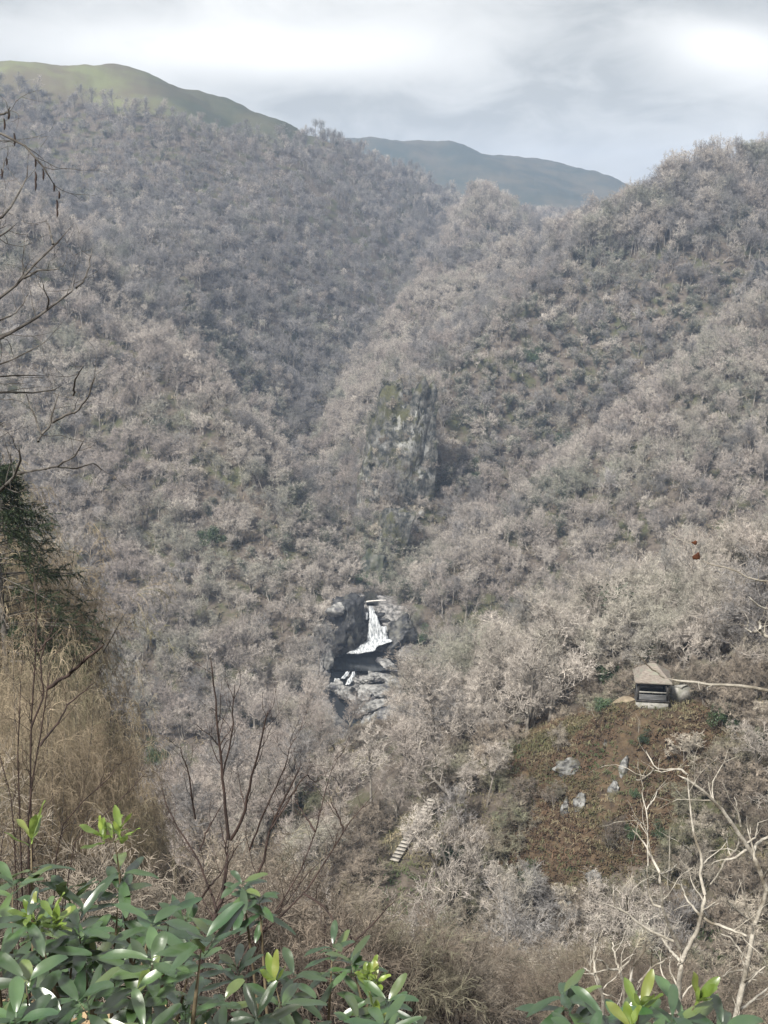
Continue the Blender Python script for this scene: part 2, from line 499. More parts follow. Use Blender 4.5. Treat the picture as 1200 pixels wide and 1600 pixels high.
# prototypes: the first trees placed carry these meshes
KINDS = {'broad': [], 'tall': [], 'shrub': [], 'ivy': [], 'dusk': [], 'duskt': []}
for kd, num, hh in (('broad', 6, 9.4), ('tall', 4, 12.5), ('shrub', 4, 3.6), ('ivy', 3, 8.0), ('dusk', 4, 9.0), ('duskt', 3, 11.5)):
    for q in range(num):
        rng = np.random.default_rng(100 + q * 7 + len(kd))
        tr, cr, iv = bare_tree(rng, hh * rng.uniform(0.9, 1.12), {'ivy': 'broad', 'dusk': 'broad', 'duskt': 'tall'}.get(kd, kd), leafy_=kd == 'ivy')
        KINDS[kd].append((tr, cr, iv))
PROTO = []                                                          # (trunk mesh, crown mesh) by index
PIDX = {}
for kd, lst in KINDS.items():
    PIDX[kd] = []
    for tr, cr, iv in lst:
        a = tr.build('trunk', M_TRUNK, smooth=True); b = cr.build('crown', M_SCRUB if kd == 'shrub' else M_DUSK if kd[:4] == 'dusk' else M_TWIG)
        PIDX[kd].append(len(PROTO)); ms = [a.data, b.data]
        bpy.data.objects.remove(a); bpy.data.objects.remove(b)
        if iv: c = iv.build('ivy', M_IVY); ms.append(c.data); bpy.data.objects.remove(c)
        PROTO.append(ms)

# ------------------------------------------------------------------ ground material
U, Vv = to_px(TX, TY, TZ)
MOOR_U, MOOR_V = (-900, -60, 60, 130, 200, 300, 380, 430, 480, 520), (120, 132, 150, 158, 172, 196, 222, 236, 226, 190)


def open_top(x, y, z):
    """open hilltop above the wood"""
    u_, v_ = to_px(x, y, z)
    return np.clip((np.interp(u_, MOOR_U, MOOR_V) + 16 * fbm(x, y, 70, 3, 5) - v_) / 6, 0, 1) * (y > 560) * (u_ < 520)


g_mask = open_top(TX, TY, TZ)
g_mask = np.maximum(g_mask, (TY > 1350) * np.clip((TZ - 88) / 26, 0, 1) * 0.55)


def in_poly(u, v, poly):
    c = np.zeros(np.shape(u), dtype=bool)
    for (x0, y0), (x1, y1) in zip(poly, poly[1:] + poly[:1]):
        c ^= ((y0 > v) != (y1 > v)) & (u < (x1 - x0) * (v - y0) / (y1 - y0 + 1e-12) + x0)
    return c


BROWN = [(770, 1190), (850, 1130), (950, 1108), (1110, 1104), (1140, 1150), (1090, 1240), (1040, 1330), (930, 1400), (820, 1420), (770, 1340), (840, 1260)]
b_mask = in_poly(U + 60 * fbm(TX, TY, 7, 3, 51), Vv + 60 * fbm(TX, TY, 7, 3, 52), BROWN) & (TY > 70) & (TY < 122)
ds_, zs_ = poly_dist(TX, TY, STREAM)
r_mask = np.clip(1.7 - ds_ / np.where(TY < 292, 8.0, 5.0), 0, 1) * (TY < 325) * (TY > 232)
m, n, out = mat_new('hillside_ground')
p = geo_pos(n)
litter = n.mix(n.ramp(n.noise(p, 0.9, 8, 0.65), 0.35, 0.68), (0.060, 0.050, 0.041), (0.135, 0.115, 0.095))
litter = n.mix(n.ramp(n.noise(p, 0.11, 5, 0.6), 0.5, 0.62), litter, (0.07, 0.072, 0.04))
at = lambda s: n.n('ShaderNodeAttribute', dict(attribute_name=s)).outputs['Fac']
grass = n.mix(n.ramp(n.noise(p, 0.022, 8, 0.68), 0.42, 0.58), (0.135, 0.145, 0.075), (0.11, 0.098, 0.068))
c = n.mix(at('grass'), litter, grass)
moor = n.mix(n.ramp(n.noise(p, 0.014, 8, 0.68), 0.42, 0.6), (0.035, 0.045, 0.035), (0.075, 0.07, 0.05))
c = n.mix(at('moor'), c, moor)
brk = n.mix(n.ramp(n.noise(p, 1.3, 7, 0.65), 0.38, 0.62), (0.045, 0.034, 0.024), (0.10, 0.072, 0.045))
c = n.mix(at('bracken'), c, brk)
rock = n.mix(n.ramp(n.noise(p, 1.1, 8, 0.65), 0.4, 0.64), (0.06, 0.06, 0.058), (0.30, 0.29, 0.28))
c = n.mix(at('rock'), c, rock)
b = n.n('ShaderNodeBsdfPrincipled', None, Base_Color=c, Roughness=0.95, Specular_IOR_Level=0.15)
bp = n.n('ShaderNodeBump', None, Strength=0.7, Distance=0.5, Height=n.noise(p, 0.8, 8, 0.65))
n.link(bp.outputs[0], b.inputs['Normal']); n.link(b.outputs[0], out.inputs[0])
ground = new_mesh('ground', np.stack([TX, TY, TZ], 1), TF, m, True)
tag(ground, kind='structure')
attr(ground, 'grass', g_mask); attr(ground, 'moor', np.maximum(np.clip((TY - 1150) / 200, 0, 1) * (1 - g_mask), 0.85 * np.clip((U - 170 - 60 * fbm(TX, TY, 90, 3, 6)) / 130, 0, 1) * (TY > 560) * g_mask))
attr(ground, 'bracken', b_mask.astype(float)); attr(ground, 'rock', r_mask)

# ------------------------------------------------------------------ where the wood grows
# what the viewpoint can see of the ground: highest angle so far along each bearing
EYE = [(0.0, 0.0, 0.0), (-3.0, 0.0, 0.3), (3.0, 0.0, 0.3)]
b_az = np.radians(np.linspace(-30, 30, 361)); b_r = np.exp(np.linspace(math.log(8), math.log(1500), 420))
BA, BR = np.meshgrid(b_az, b_r)
BH = height(np.sin(BA) * BR, np.cos(BA) * BR)
BANG = np.maximum.accumulate(BH / BR, axis=0)


def seen(x, y, ztop, slack=0.0):
    r = np.hypot(x, y); a = np.arctan2(x, y)
    ia = np.clip(np.round((a - b_az[0]) / (b_az[1] - b_az[0])).astype(int), 0, len(b_az) - 1)
    ir = np.clip(np.searchsorted(b_r, r * 0.985) - 1, 0, len(b_r) - 1)
    return ztop / r > BANG[ir, ia] - slack


def scatter(rng, x0, x1, y0, y1, step):
    gx, gy = np.meshgrid(np.arange(x0, x1, step), np.arange(y0, y1, step))
    gx = gx.ravel() + rng.uniform(-0.5, 0.5, gx.size) * step; gy = gy.ravel() + rng.uniform(-0.5, 0.5, gy.size) * step
    return gx, gy


KEEP_OUT = [
    [(552, 935), (600, 935), (632, 955), (655, 1010), (640, 1060), (640, 1110), (606, 1172), (562, 1172), (530, 1130), (510, 1080), (522, 1010)],   # falls and rocks
    [(965, 1020), (1075, 1020), (1085, 1112), (975, 1118), (975, 1095)],                                                    # shelter
    [(588, 1270), (690, 1225), (690, 1345), (640, 1385), (588, 1385)],                                                                               # steps
]
CRAG = [(610, 610), (660, 590), (725, 640), (745, 720), (690, 790), (640, 900), (575, 930), (548, 890), (565, 770)]
rng = np.random.default_rng(5)
pts = []
for y0, y1, st in ((28, 130, 3.4), (130, 330, 3.6), (330, 640, 3.9), (640, 1250, 5.8)):
    hw = y1 * 0.40 + 25
    x, y = scatter(rng, -hw, hw, y0, y1, st)
    ok = np.abs(x) < y * 0.40 + 20
    x, y = x[ok], y[ok]
    z = height(x, y)
    ok = seen(x, y, z + 11, 0.01)
    pts.append(np.stack([x, y, z], 1)[ok])
pts = np.concatenate(pts)
# second, closer planting on the crests and on the slope under the shelter
for (poly, y0, y1, st) in (([(820, 440), (940, 340), (1060, 250), (1260, 150), (1260, 330), (1060, 400), (900, 440)], 440, 640, 3.6),
                           ([(690, 340), (830, 330), (840, 430), (690, 440)], 500, 680, 4.2),
                           ([(540, 1380), (700, 1230), (800, 1160), (1060, 1090), (1300, 1060), (1300, 1640), (540, 1640)], 62, 126, 2.3),
                           ([(800, 1000), (1000, 960), (1300, 960), (1300, 1110), (900, 1130), (760, 1200), (700, 1170)], 100, 160, 3.4)):
    hw = y1 * 0.40 + 20
    x, y = scatter(rng, -hw, hw, y0, y1, st); z = height(x, y); uu, vv = to_px(x, y, z)
    pts = np.concatenate([pts, np.stack([x, y, z], 1)[in_poly(uu, vv, poly)]])
x, y, z = pts.T
u, v = to_px(x, y, z); ut, vt = to_px(x, y, z + 8)
bad = np.zeros(len(x), dtype=bool)
for poly, yk in zip(KEEP_OUT, (285, 108, 106)):
    bad |= (in_poly(u, v, poly) | in_poly(ut, vt, poly) | in_poly((u + ut) / 2, (v + vt) / 2, poly)) & (y < yk)
bad |= in_poly(u, v, KEEP_OUT[0]) & (y < 300)
near_face = (y < 125) & (x > -2)
brown = in_poly(u, v, BROWN) & near_face
bad |= brown & (rng.random(len(x)) < 0.78)
bad |= near_face & (y < 112) & in_poly((u + ut) / 2, (v * 0.6 + vt * 0.4), [(790, 1170), (950, 1108), (1090, 1104), (1080, 1230), (1010, 1310), (900, 1340), (830, 1290)]) & (rng.random(len(x)) < 0.4)
crag = in_poly(u, v, CRAG) & (y > 330) & (y < 520)
bad |= near_face & in_poly(u, v, [(650, 1240), (780, 1180), (840, 1300), (870, 1460), (640, 1460)]) & (rng.random(len(x)) < 0.25)
gm = open_top(x, y, z)
bad |= gm > 0.25 + 0.5 * rng.random(len(x)) ** 2
bad |= (y < 48) & (x < -2)                                          # the near bank is planted by hand
bad |= (y < 44)
pond = poly_dist(x, y, STREAM)
bad |= (pond[0] < np.where(y < 246, 1.8, 4.0)) & (y < 330)
x, y, z, u, v, ut, vt = (q[~bad] for q in (x, y, z, u, v, ut, vt)); brown = brown[~bad]; crag = crag[~bad]
N = len(x)
hx, hy = height(x + 2, y), height(x, y + 2)
slope = np.hypot(hx - z, hy - z) / 2
ridge_zone = ((u > 860) & (v < 420) & (y > 430)) | ((u > 700) & (u < 830) & (v < 430) & (y > 450)) | ((y > 640) & (rng.random(N) < 0.6)) | ((y < 470) & (v < 470) & (u < 330) & (rng.random(N) < 0.5))
kind = np.zeros(N, dtype=int)                                        # 0 broad 1 tall 2 shrub
kind[rng.random(N) < 0.24] = 1
kind[ridge_zone & (rng.random(N) < 0.9)] = 1
kind[(y < 80)] = 2
lower_face = (y < 125) & (v > 1180)
kind[(lower_face & (rng.random(N) < 0.75)) | brown] = 2
kind[crag & (rng.random(N) < 0.4)] = 2
kind[(rng.random(N) < 0.15) & (y < 330)] = 2
kind[(y < 128) & (u > 900) & (v > 1060) & (v < 1180)] = 2
IVY_SHADE = (([(690, 600), (800, 470), (900, 420), (960, 470), (930, 620), (830, 740), (740, 760)], 0.5), ([(780, 780), (900, 760), (880, 860), (790, 860)], 0.6),
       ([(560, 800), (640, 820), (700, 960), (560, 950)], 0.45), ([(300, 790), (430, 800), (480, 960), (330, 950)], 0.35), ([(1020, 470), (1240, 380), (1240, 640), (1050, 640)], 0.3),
       ([(760, 350), (1240, 230), (1240, 420), (800, 480)], 0.22), ([(270, 440), (330, 470), (430, 640), (510, 760), (560, 900), (500, 900), (440, 770), (375, 640), (300, 520)], 0.6), ([(1150, 440), (990, 570), (920, 670), (790, 730), (690, 790), (670, 770), (780, 690), (880, 610), (960, 530), (1120, 410)], 0.7),  # strips behind the crests: gully shade imitated with dark ivy-clad trees
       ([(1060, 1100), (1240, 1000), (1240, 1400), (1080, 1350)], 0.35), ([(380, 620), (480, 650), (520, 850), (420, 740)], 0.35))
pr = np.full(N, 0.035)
for poly, q in IVY_SHADE: pr = np.where(in_poly(u, v, poly), q, pr)
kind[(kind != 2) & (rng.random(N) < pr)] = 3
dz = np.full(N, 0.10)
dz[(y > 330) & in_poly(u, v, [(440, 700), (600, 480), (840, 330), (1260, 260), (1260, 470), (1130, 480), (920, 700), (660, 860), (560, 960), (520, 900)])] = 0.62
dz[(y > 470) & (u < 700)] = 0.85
dz[in_poly(ut, vt, [(845, 300), (700, 375), (600, 480), (520, 590), (470, 690), (500, 760), (560, 640), (640, 540), (760, 430), (880, 350)]) & (y > 430) & (y < 640)] = 0.0  # crest strip without dusky twigs: lit tree tops put into the colour
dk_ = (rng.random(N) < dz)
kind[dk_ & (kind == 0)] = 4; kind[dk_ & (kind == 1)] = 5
scl = rng.uniform(0.6, 1.22, N)
scl[crag] *= 1.1
scl[ridge_zone & (y > 430) & (u > 640)] *= 1.28
scl[((kind == 1) | (kind == 5)) & (y > 470) & (u > 960) & (v < 350)] *= 1.0
scl[(kind == 1) & ~ridge_zone] *= 0.85
sxy = rng.uniform(0.85, 1.3, N)
rot = np.stack([rng.normal(0, 0.06, N), rng.normal(0, 0.06, N), rng.uniform(0, 6.283, N)], 1)
pid = np.zeros(N, dtype=int)
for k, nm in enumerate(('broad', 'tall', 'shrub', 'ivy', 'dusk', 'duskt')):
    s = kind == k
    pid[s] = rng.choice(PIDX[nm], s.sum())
print('trees', N)
# size in the photo decides which are individuals
dist = np.sqrt(x * x + y * y + z * z)
height_m = np.array([9.4, 12.5, 3.6, 8.0, 9.0, 11.5])[kind] * scl
vis = seen(x, y, z + height_m * 0.6) & (u > -40) & (u < 1240) & (v - height_m * F_PX / dist < 1560) & (v > 0)
size = np.where(vis, height_m / dist, 0)
order = np.argsort(-size)
IND = order[:300]
rest = np.setdiff1d(np.arange(N), IND)
ZONES = {
    'knoll': ('bare pale twigged oak among others on the hill behind the shelter', 'bare trees on the hill behind the shelter'),
    'face': ('bare scrubby tree or bush on the steep slope below the shelter', 'scrub on the slope below the shelter'),
    'gorge': ('bare grey tree on the lower valley side left of the stream and waterfall', 'bare trees left of the stream'),
    'east': ('bare grey tree on the valley side between the waterfall and the shelter hill', 'bare trees right of the waterfall'),
}


def zone(i):
    if y[i] < 125: return 'face' if v[i] > 1110 else 'knoll'
    if x[i] < -8 or (u[i] < 560): return 'gorge'
    return 'knoll' if y[i] < 215 else 'east'


first_of = {}
made = set()
# one tree of every prototype must be an individual, so that the wood can reuse it
ind = list(IND)
for k in range(len(PROTO)):
    if not any(pid[i] == k for i in ind):
        pid[ind[-1 - k]] = k
for i in ind:
    zl, zg = ZONES[zone(i)]
    t = empty('bare_shrub' if kind[i] == 2 else 'bare_tree', (x[i], y[i], z[i]), 0, zl, 'bush' if kind[i] == 2 else 'tree', zg)
    if kind[i] == 3: t['label'], t['group'] = 'grey tree wrapped in dark ivy among the bare trees', 'ivy clad trees'
    t.rotation_euler = rot[i]; t.scale = (scl[i] * sxy[i], scl[i] * sxy[i], scl[i])
    ob = []
    for nm, me in zip(('trunk', 'crown', 'ivy'), PROTO[pid[i]]):
        o = bpy.data.objects.new(nm, me); COL.objects.link(o); o.parent = t; ob.append(o)
    first_of.setdefault(int(pid[i]), ob)


def stuff_instances(name, X, rotv, sc, idx, sources, label):
    """ONE object that covers far ground: geometry nodes put copies of the listed objects on its points"""
    me = bpy.data.meshes.new(name)
    me.vertices.add(len(X)); me.vertices.foreach_set('co', np.asarray(X, dtype=np.float32).reshape(-1))
    a = me.attributes.new('rotv', 'FLOAT_VECTOR', 'POINT'); a.data.foreach_set('vector', np.asarray(rotv, dtype=np.float32).reshape(-1))
    a = me.attributes.new('scl', 'FLOAT_VECTOR', 'POINT'); a.data.foreach_set('vector', np.asarray(sc, dtype=np.float32).reshape(-1))
    a = me.attributes.new('idx', 'INT', 'POINT'); a.data.foreach_set('value', np.asarray(idx, dtype=np.int32))
    o = bpy.data.objects.new(name, me); COL.objects.link(o)
    g = bpy.data.node_groups.new(name, 'GeometryNodeTree')
    g.interface.new_socket('Geometry', in_out='INPUT', socket_type='NodeSocketGeometry')
    g.interface.new_socket('Geometry', in_out='OUTPUT', socket_type='NodeSocketGeometry')
    N_ = g.nodes; Lk = g.links
    gi, go = N_.new('NodeGroupInput'), N_.new('NodeGroupOutput')
    prev = gi.outputs[0]
    outs = N_.new('GeometryNodeJoinGeometry')
    def named(nm, typ):
        q = N_.new('GeometryNodeInputNamedAttribute'); q.data_type = typ; q.inputs[0].default_value = nm; return q
    ni, nr, ns = named('idx', 'INT'), named('rotv', 'FLOAT_VECTOR'), named('scl', 'FLOAT_VECTOR')
    for k in sorted(set(int(q) for q in idx)):
        j = N_.new('GeometryNodeJoinGeometry')
        for ob in sources[k]:
            oi = N_.new('GeometryNodeObjectInfo'); oi.inputs['Object'].default_value = ob; oi.transform_space = 'ORIGINAL'
            Lk.new(oi.outputs['Geometry'], j.inputs[0])
        inst = N_.new('GeometryNodeInstanceOnPoints')
        eq = N_.new('FunctionNodeCompare'); eq.data_type = 'INT'; eq.operation = 'EQUAL'
        Lk.new(ni.outputs[0], eq.inputs[2]); eq.inputs[3].default_value = k
        Lk.new(prev, inst.inputs['Points']); Lk.new(eq.outputs[0], inst.inputs['Selection'])
        Lk.new(j.outputs[0], inst.inputs['Instance'])
        Lk.new(nr.outputs[0], inst.inputs['Rotation']); Lk.new(ns.outputs[0], inst.inputs['Scale'])
        Lk.new(inst.outputs[0], outs.inputs[0])
    Lk.new(outs.outputs[0], go.inputs[0])
    md = o.modifiers.new('plant', 'NODES'); md.node_group = g
    return tag(o, label, 'woodland', kind='stuff')


stuff_instances('woodland', np.stack([x, y, z], 1)[rest], rot[rest], np.stack([scl * sxy, scl * sxy, scl], 1)[rest], pid[rest], first_of,
                'bare grey winter woodland covering both sides of the valley')

# ------------------------------------------------------------------ rocks
def ico(sub):
    bm = bmesh.new(); bmesh.ops.create_icosphere(bm, subdivisions=sub, radius=1)
    V = np.array([q.co[:] for q in bm.verts]); F = np.array([[q.index for q in f.verts] for f in bm.faces]); bm.free()
    return V, F


ICO = {k: ico(k) for k in (3, 4, 5, 6)}


def rock_mesh(seed, size, sub=4, planes=18, rough=0.06, tilt=(0, 0, 0), strata=0.0):
    rng = np.random.default_rng(seed)
    V, F = ICO[sub]; V = V.copy()
    for k in range(planes):
        nrm = unit(rng.normal(0, 1, 3)); d = rng.uniform(0.45, 0.88)
        V -= np.maximum(0, V @ nrm - d)[:, None] * nrm[None]
    for q, a in ((2.2, 1.0), (5.0, 0.5), (11.0, 0.28)):
        nz = vnoise(V[:, 0] * q + seed, V[:, 1] * q + V[:, 2] * q * 0.7, seed) + vnoise(V[:, 2] * q - seed, V[:, 1] * q - V[:, 0] * q * 0.6, seed + 1)
        V *= 1 + rough * a * nz[:, None] * 1.6
    rg = np.abs(vnoise(V[:, 0] * 3.1 + seed * 3, (V[:, 2] + 0.5 * V[:, 1]) * 4.3, seed + 5)) + 0.6 * np.abs(vnoise(V[:, 1] * 6 + seed, (V[:, 2] - 0.4 * V[:, 0]) * 7, seed + 6))
    V *= 1 - 1.1 * rough * np.clip(0.22 - rg, 0, 1)[:, None] * 4
    if strata:
        V[:, :2] *= (1 + strata * np.abs(((V[:, 2] + 0.35 * V[:, 0]) * 5.3) % 1 - 0.5))[:, None]
    V = V * np.array(size)
    R = np.array((Matrix.Rotation(tilt[2], 3, 'Z') @ Matrix.Rotation(tilt[1], 3, 'Y') @ Matrix.Rotation(tilt[0], 3, 'X')))
    return V @ R.T, F


M_PALE = simple_mat('pale_rock', (0.07, 0.07, 0.068), (0.29, 0.285, 0.27), 0.9, 0.75, 0.3, 0.6, (1, 1, 1.6), 0.36, 0.62, c3=(0.055, 0.055, 0.06))
M_WET = simple_mat('wet_dark_rock', (0.010, 0.011, 0.013), (0.045, 0.046, 0.048), 0.8, 0.5, 0.35, 0.9, (1, 1, 1.5), 0.38, 0.62, c3=(0.10, 0.098, 0.085))
M_MOSS = simple_mat('mossy_rock', (0.035, 0.042, 0.034), (0.15, 0.15, 0.135), 0.5, 0.9, 0.2, 0.8, (1, 1, 0.6), 0.42, 0.68, c3=(0.06, 0.065, 0.03))
M_SLATE = simple_mat('slate_rock', (0.035, 0.035, 0.035), (0.24, 0.24, 0.23), 1.6, 0.8, 0.3, 0.6, (1, 1, 2.0), 0.38, 0.62, c3=(0.08, 0.07, 0.04))

# the crag: a vegetated buttress with pale vertical scars
m, n, out = mat_new('crag_rock')
p = geo_pos(n)
c = n.mix(n.ramp(n.noise(p, 0.55, 10, 0.74), 0.42, 0.60), (0.03, 0.034, 0.032), (0.17, 0.165, 0.15))
c = n.mix(n.ramp(n.noise(n.vmath('MULTIPLY', p, (0.16, 0.16, 0.16)), 1.0, 6, 0.7), 0.50, 0.60), c, (0.085, 0.085, 0.045))
sc = n.ramp(n.noise(n.vmath('MULTIPLY', n.vmath('ADD', p, (11, 3, 0)), (0.42, 0.36, 0.24)), 1.0, 6, 0.7), 0.53, 0.60)
sc = n.math('MULTIPLY', sc, n.ramp(n.noise(p, 0.055, 2, 0.5), 0.44, 0.58))
c = n.mix(n.math('MULTIPLY', sc, 0.55), c, (0.46, 0.46, 0.44))
b = n.n('ShaderNodeBsdfPrincipled', None, Base_Color=c, Roughness=0.9, Specular_IOR_Level=0.2)
bp = n.n('ShaderNodeBump', None, Strength=1.0, Distance=1.4, Height=n.noise(n.vmath('MULTIPLY', p, (1, 1, 0.4)), 0.7, 8, 0.7))
n.link(bp.outputs[0], b.inputs['Normal']); n.link(b.outputs[0], out.inputs[0])
M_CRAG = m


def rock(name, u, v, Y, size, mat, label, cat, seed, group=None, tilt=(0, 0, 0), sub=4, planes=18, rough=0.06, strata=0.0, smooth=False):
    V, F = rock_mesh(seed, size, sub, planes, rough, tilt, strata)
    o = new_mesh(name, V, F, mat, smooth)
    o.location = P(u, v, Y)
    return tag(o, label, cat, group)


crag_o = rock('crag', 622, 784, 366, (15.5, 16, 36), M_CRAG, 'dark overgrown cliff with pale vertical scars above the waterfall gorge', 'cliff', 17,
              sub=6, planes=20, rough=0.15, tilt=(-0.12, 0.24, 0.5), strata=0.05)
rock('crag', 585, 893, 326, (5, 5, 8), M_MOSS, 'small dark mossy buttress at the foot of the overgrown cliff', 'cliff', 23, sub=5, rough=0.17)
rock('crag', 606, 862, 337, (9, 9, 17), M_CRAG, 'lower dark buttress under the overgrown cliff', 'cliff', 19, sub=5, planes=20, rough=0.14, tilt=(0, 0.1, 0))
rock('crag', 1190, 436, 468, (10, 8, 7), M_WET, 'dark rock outcrop high on the right valley side at the photo edge', 'cliff', 31, sub=5, rough=0.17)
rock('crag', 1172, 478, 462, (8, 7, 6), M_SLATE, 'pale grey rocks just under the dark outcrop high on the right', 'cliff', 37, sub=5, rough=0.12)
for k, (uu, vv, YY, ss, lab) in enumerate(((186, 513, 426, (1.9, 1.7, 2.4), 'small white rock showing among bare trees on the left valley side'),
                                           (658, 802, 357, (1.2, 1.2, 1.9), 'white rock scar at the right foot of the overgrown cliff'),
                                           (630, 824, 352, (1.0, 1.0, 1.2), 'lower small white rock below the white rock scar by the cliff'))):
    rock('white_rock', uu, vv, YY, ss, simple_mat('white_rock', (0.28, 0.28, 0.27), (0.62, 0.62, 0.60), 1.2) if k == 0 else bpy.data.materials['white_rock'], lab, 'rock', 41 + k, rough=0.2, planes=24)

# bushes rooted on the ledges of the cliff
rng = np.random.default_rng(4)
me = crag_o.data
co = np.array([q.co[:] for q in me.vertices]); no = np.array([q.normal[:] for q in me.vertices])
cand = np.where((no[:, 2] > 0.12) & (no[:, 1] < 0.5) & (co[:, 2] > -24))[0]
got = []
for i in rng.permutation(cand):
    if all(np.linalg.norm(co[i] - co[j]) > 4.2 for j in got): got.append(i)
    if len(got) >= 70: break
for i in got:
    k = 'ivy' if rng.random() < 0.35 else 'shrub' if rng.random() < 0.6 else 'broad'
    pi = int(rng.choice(PIDX[k]))
    t = empty('bare_shrub' if k == 'shrub' else 'bare_tree', np.array(crag_o.location) + co[i] * 0.985, rng.uniform(0, 6), 'tree wrapped in ivy rooted on the overgrown cliff' if k == 'ivy' else 'bare bush rooted on the overgrown cliff' if k == 'shrub' else 'small bare tree rooted on the overgrown cliff',
              'bush' if k == 'shrub' else 'tree', 'ivy clad trees on the cliff' if k == 'ivy' else 'bare bushes on the cliff' if k == 'shrub' else 'small bare trees on the cliff')
    t.scale = (rng.uniform(0.5, 0.75) * (1.5 if k == 'shrub' else 1),) * 3
    for nm, m_ in zip(('trunk', 'crown', 'ivy'), PROTO[pi]):
        o = bpy.data.objects.new(nm, m_); COL.objects.link(o); o.parent = t

# walls of the gorge round the fall
rock('gorge_wall', 538, 985, 285, (6.0, 7.5, 8.0), M_WET, 'dark wet rock wall left of the waterfall', 'rock wall', 51, sub=5, rough=0.17, tilt=(0, 0.12, 0))
rock('gorge_wall', 624, 985, 287.5, (4.6, 5.5, 5.4), M_WET, 'dark wet rock wall right of the waterfall', 'rock wall', 53, sub=5, rough=0.17)
rock('gorge_wall', 586, 972, 292.5, (5.5, 4.2, 5.0), M_WET, 'black wet rock ledge behind the waterfall', 'rock wall', 57, sub=5, rough=0.17)
rock('gorge_wall', 526, 955, 280, (3.0, 2.2, 2.4), M_PALE, 'pale grey rock face high on the left of the waterfall', 'rock wall', 59, rough=0.10)
rock('gorge_wall', 514, 1030, 275, (1.9, 2.2, 3.4), M_PALE, 'pale upright rock at the left end of the dark pool', 'rock wall', 61, rough=0.10)

# boulders and slabs below the pool
SL = ((606, 1040, 271, (2.3, 2.0, 1.3), 'pale slab at the right lip of the dark pool'),
      (590, 1058, 268, (2.4, 2.2, 1.5), None), (612, 1066, 266, (2.4, 2.0, 1.6), None), (572, 1062, 267, (1.5, 1.6, 0.9), None),
      (598, 1080, 263, (3.0, 2.4, 1.7), None), (622, 1090, 261, (2.6, 2.4, 2.0), None), (572, 1085, 263, (2.0, 2.0, 1.3), None),
      (585, 1102, 259, (2.6, 2.0, 1.6), None), (607, 1112, 257, (2.8, 2.2, 1.8), None), (568, 1110, 259, (1.7, 1.8, 1.2), None),
      (592, 1126, 255, (2.4, 2.0, 1.6), None), (616, 1132, 254, (2.0, 2.0, 1.6), None), (574, 1132, 255, (1.6, 1.5, 1.1), None),
      (588, 1146, 251, (1.6, 1.5, 1.0), None), (606, 1150, 251, (1.8, 1.6, 1.2), None), (556, 1096, 262, (1.3, 1.5, 0.9), None),
      (526, 1078, 268, (2.3, 2.2, 2.0), 'grey sloping slab under the small left cascade'), (545, 1082, 266, (1.7, 1.8, 1.5), None),
      (516, 1090, 267, (1.2, 1.5, 1.4), None), (560, 1066, 268, (1.2, 1.6, 0.9), None), (556, 1140, 254, (1.3, 1.6, 1.2), None),
      (570, 1168, 249, (1.3, 1.3, 0.9), None), (600, 1168, 248, (1.4, 1.4, 1.1), None))
for k, (uu, vv, YY, ss, lab) in enumerate(SL):
    rock('boulder', uu, vv, YY, (1.75 * ss[0], 1.5 * ss[1], 1.3 * ss[2]), M_PALE, lab or 'grey rough boulder in the rocky stream bed below the dark pool', 'boulder', 200 + k,
         None if lab else 'boulders in the stream bed below the pool', tilt=(0.25 * math.sin(k * 2.1), 0.5 * math.cos(k * 1.3), k * 1.7), rough=0.17, sub=5, planes=26)
for k, (uu, vv, YY, ss, lab) in enumerate(((592, 1085, 264.5, (7.2, 6.0, 3.6), 'broad rough bed of grey bedrock below the dark pool'), (590, 1132, 256.5, (5.6, 5.0, 3.2), 'lower shelf of grey bedrock in the stream'),
                                           (535, 1085, 269, (3.6, 4.0, 3.6), 'grey bedrock on the left bank under the small cascade'))):
    rock('bedrock', uu, vv, YY, ss, M_PALE, lab, 'rock', 270 + k, tilt=(0.30, 0.2, k * 1.1), sub=5, planes=34, rough=0.22)
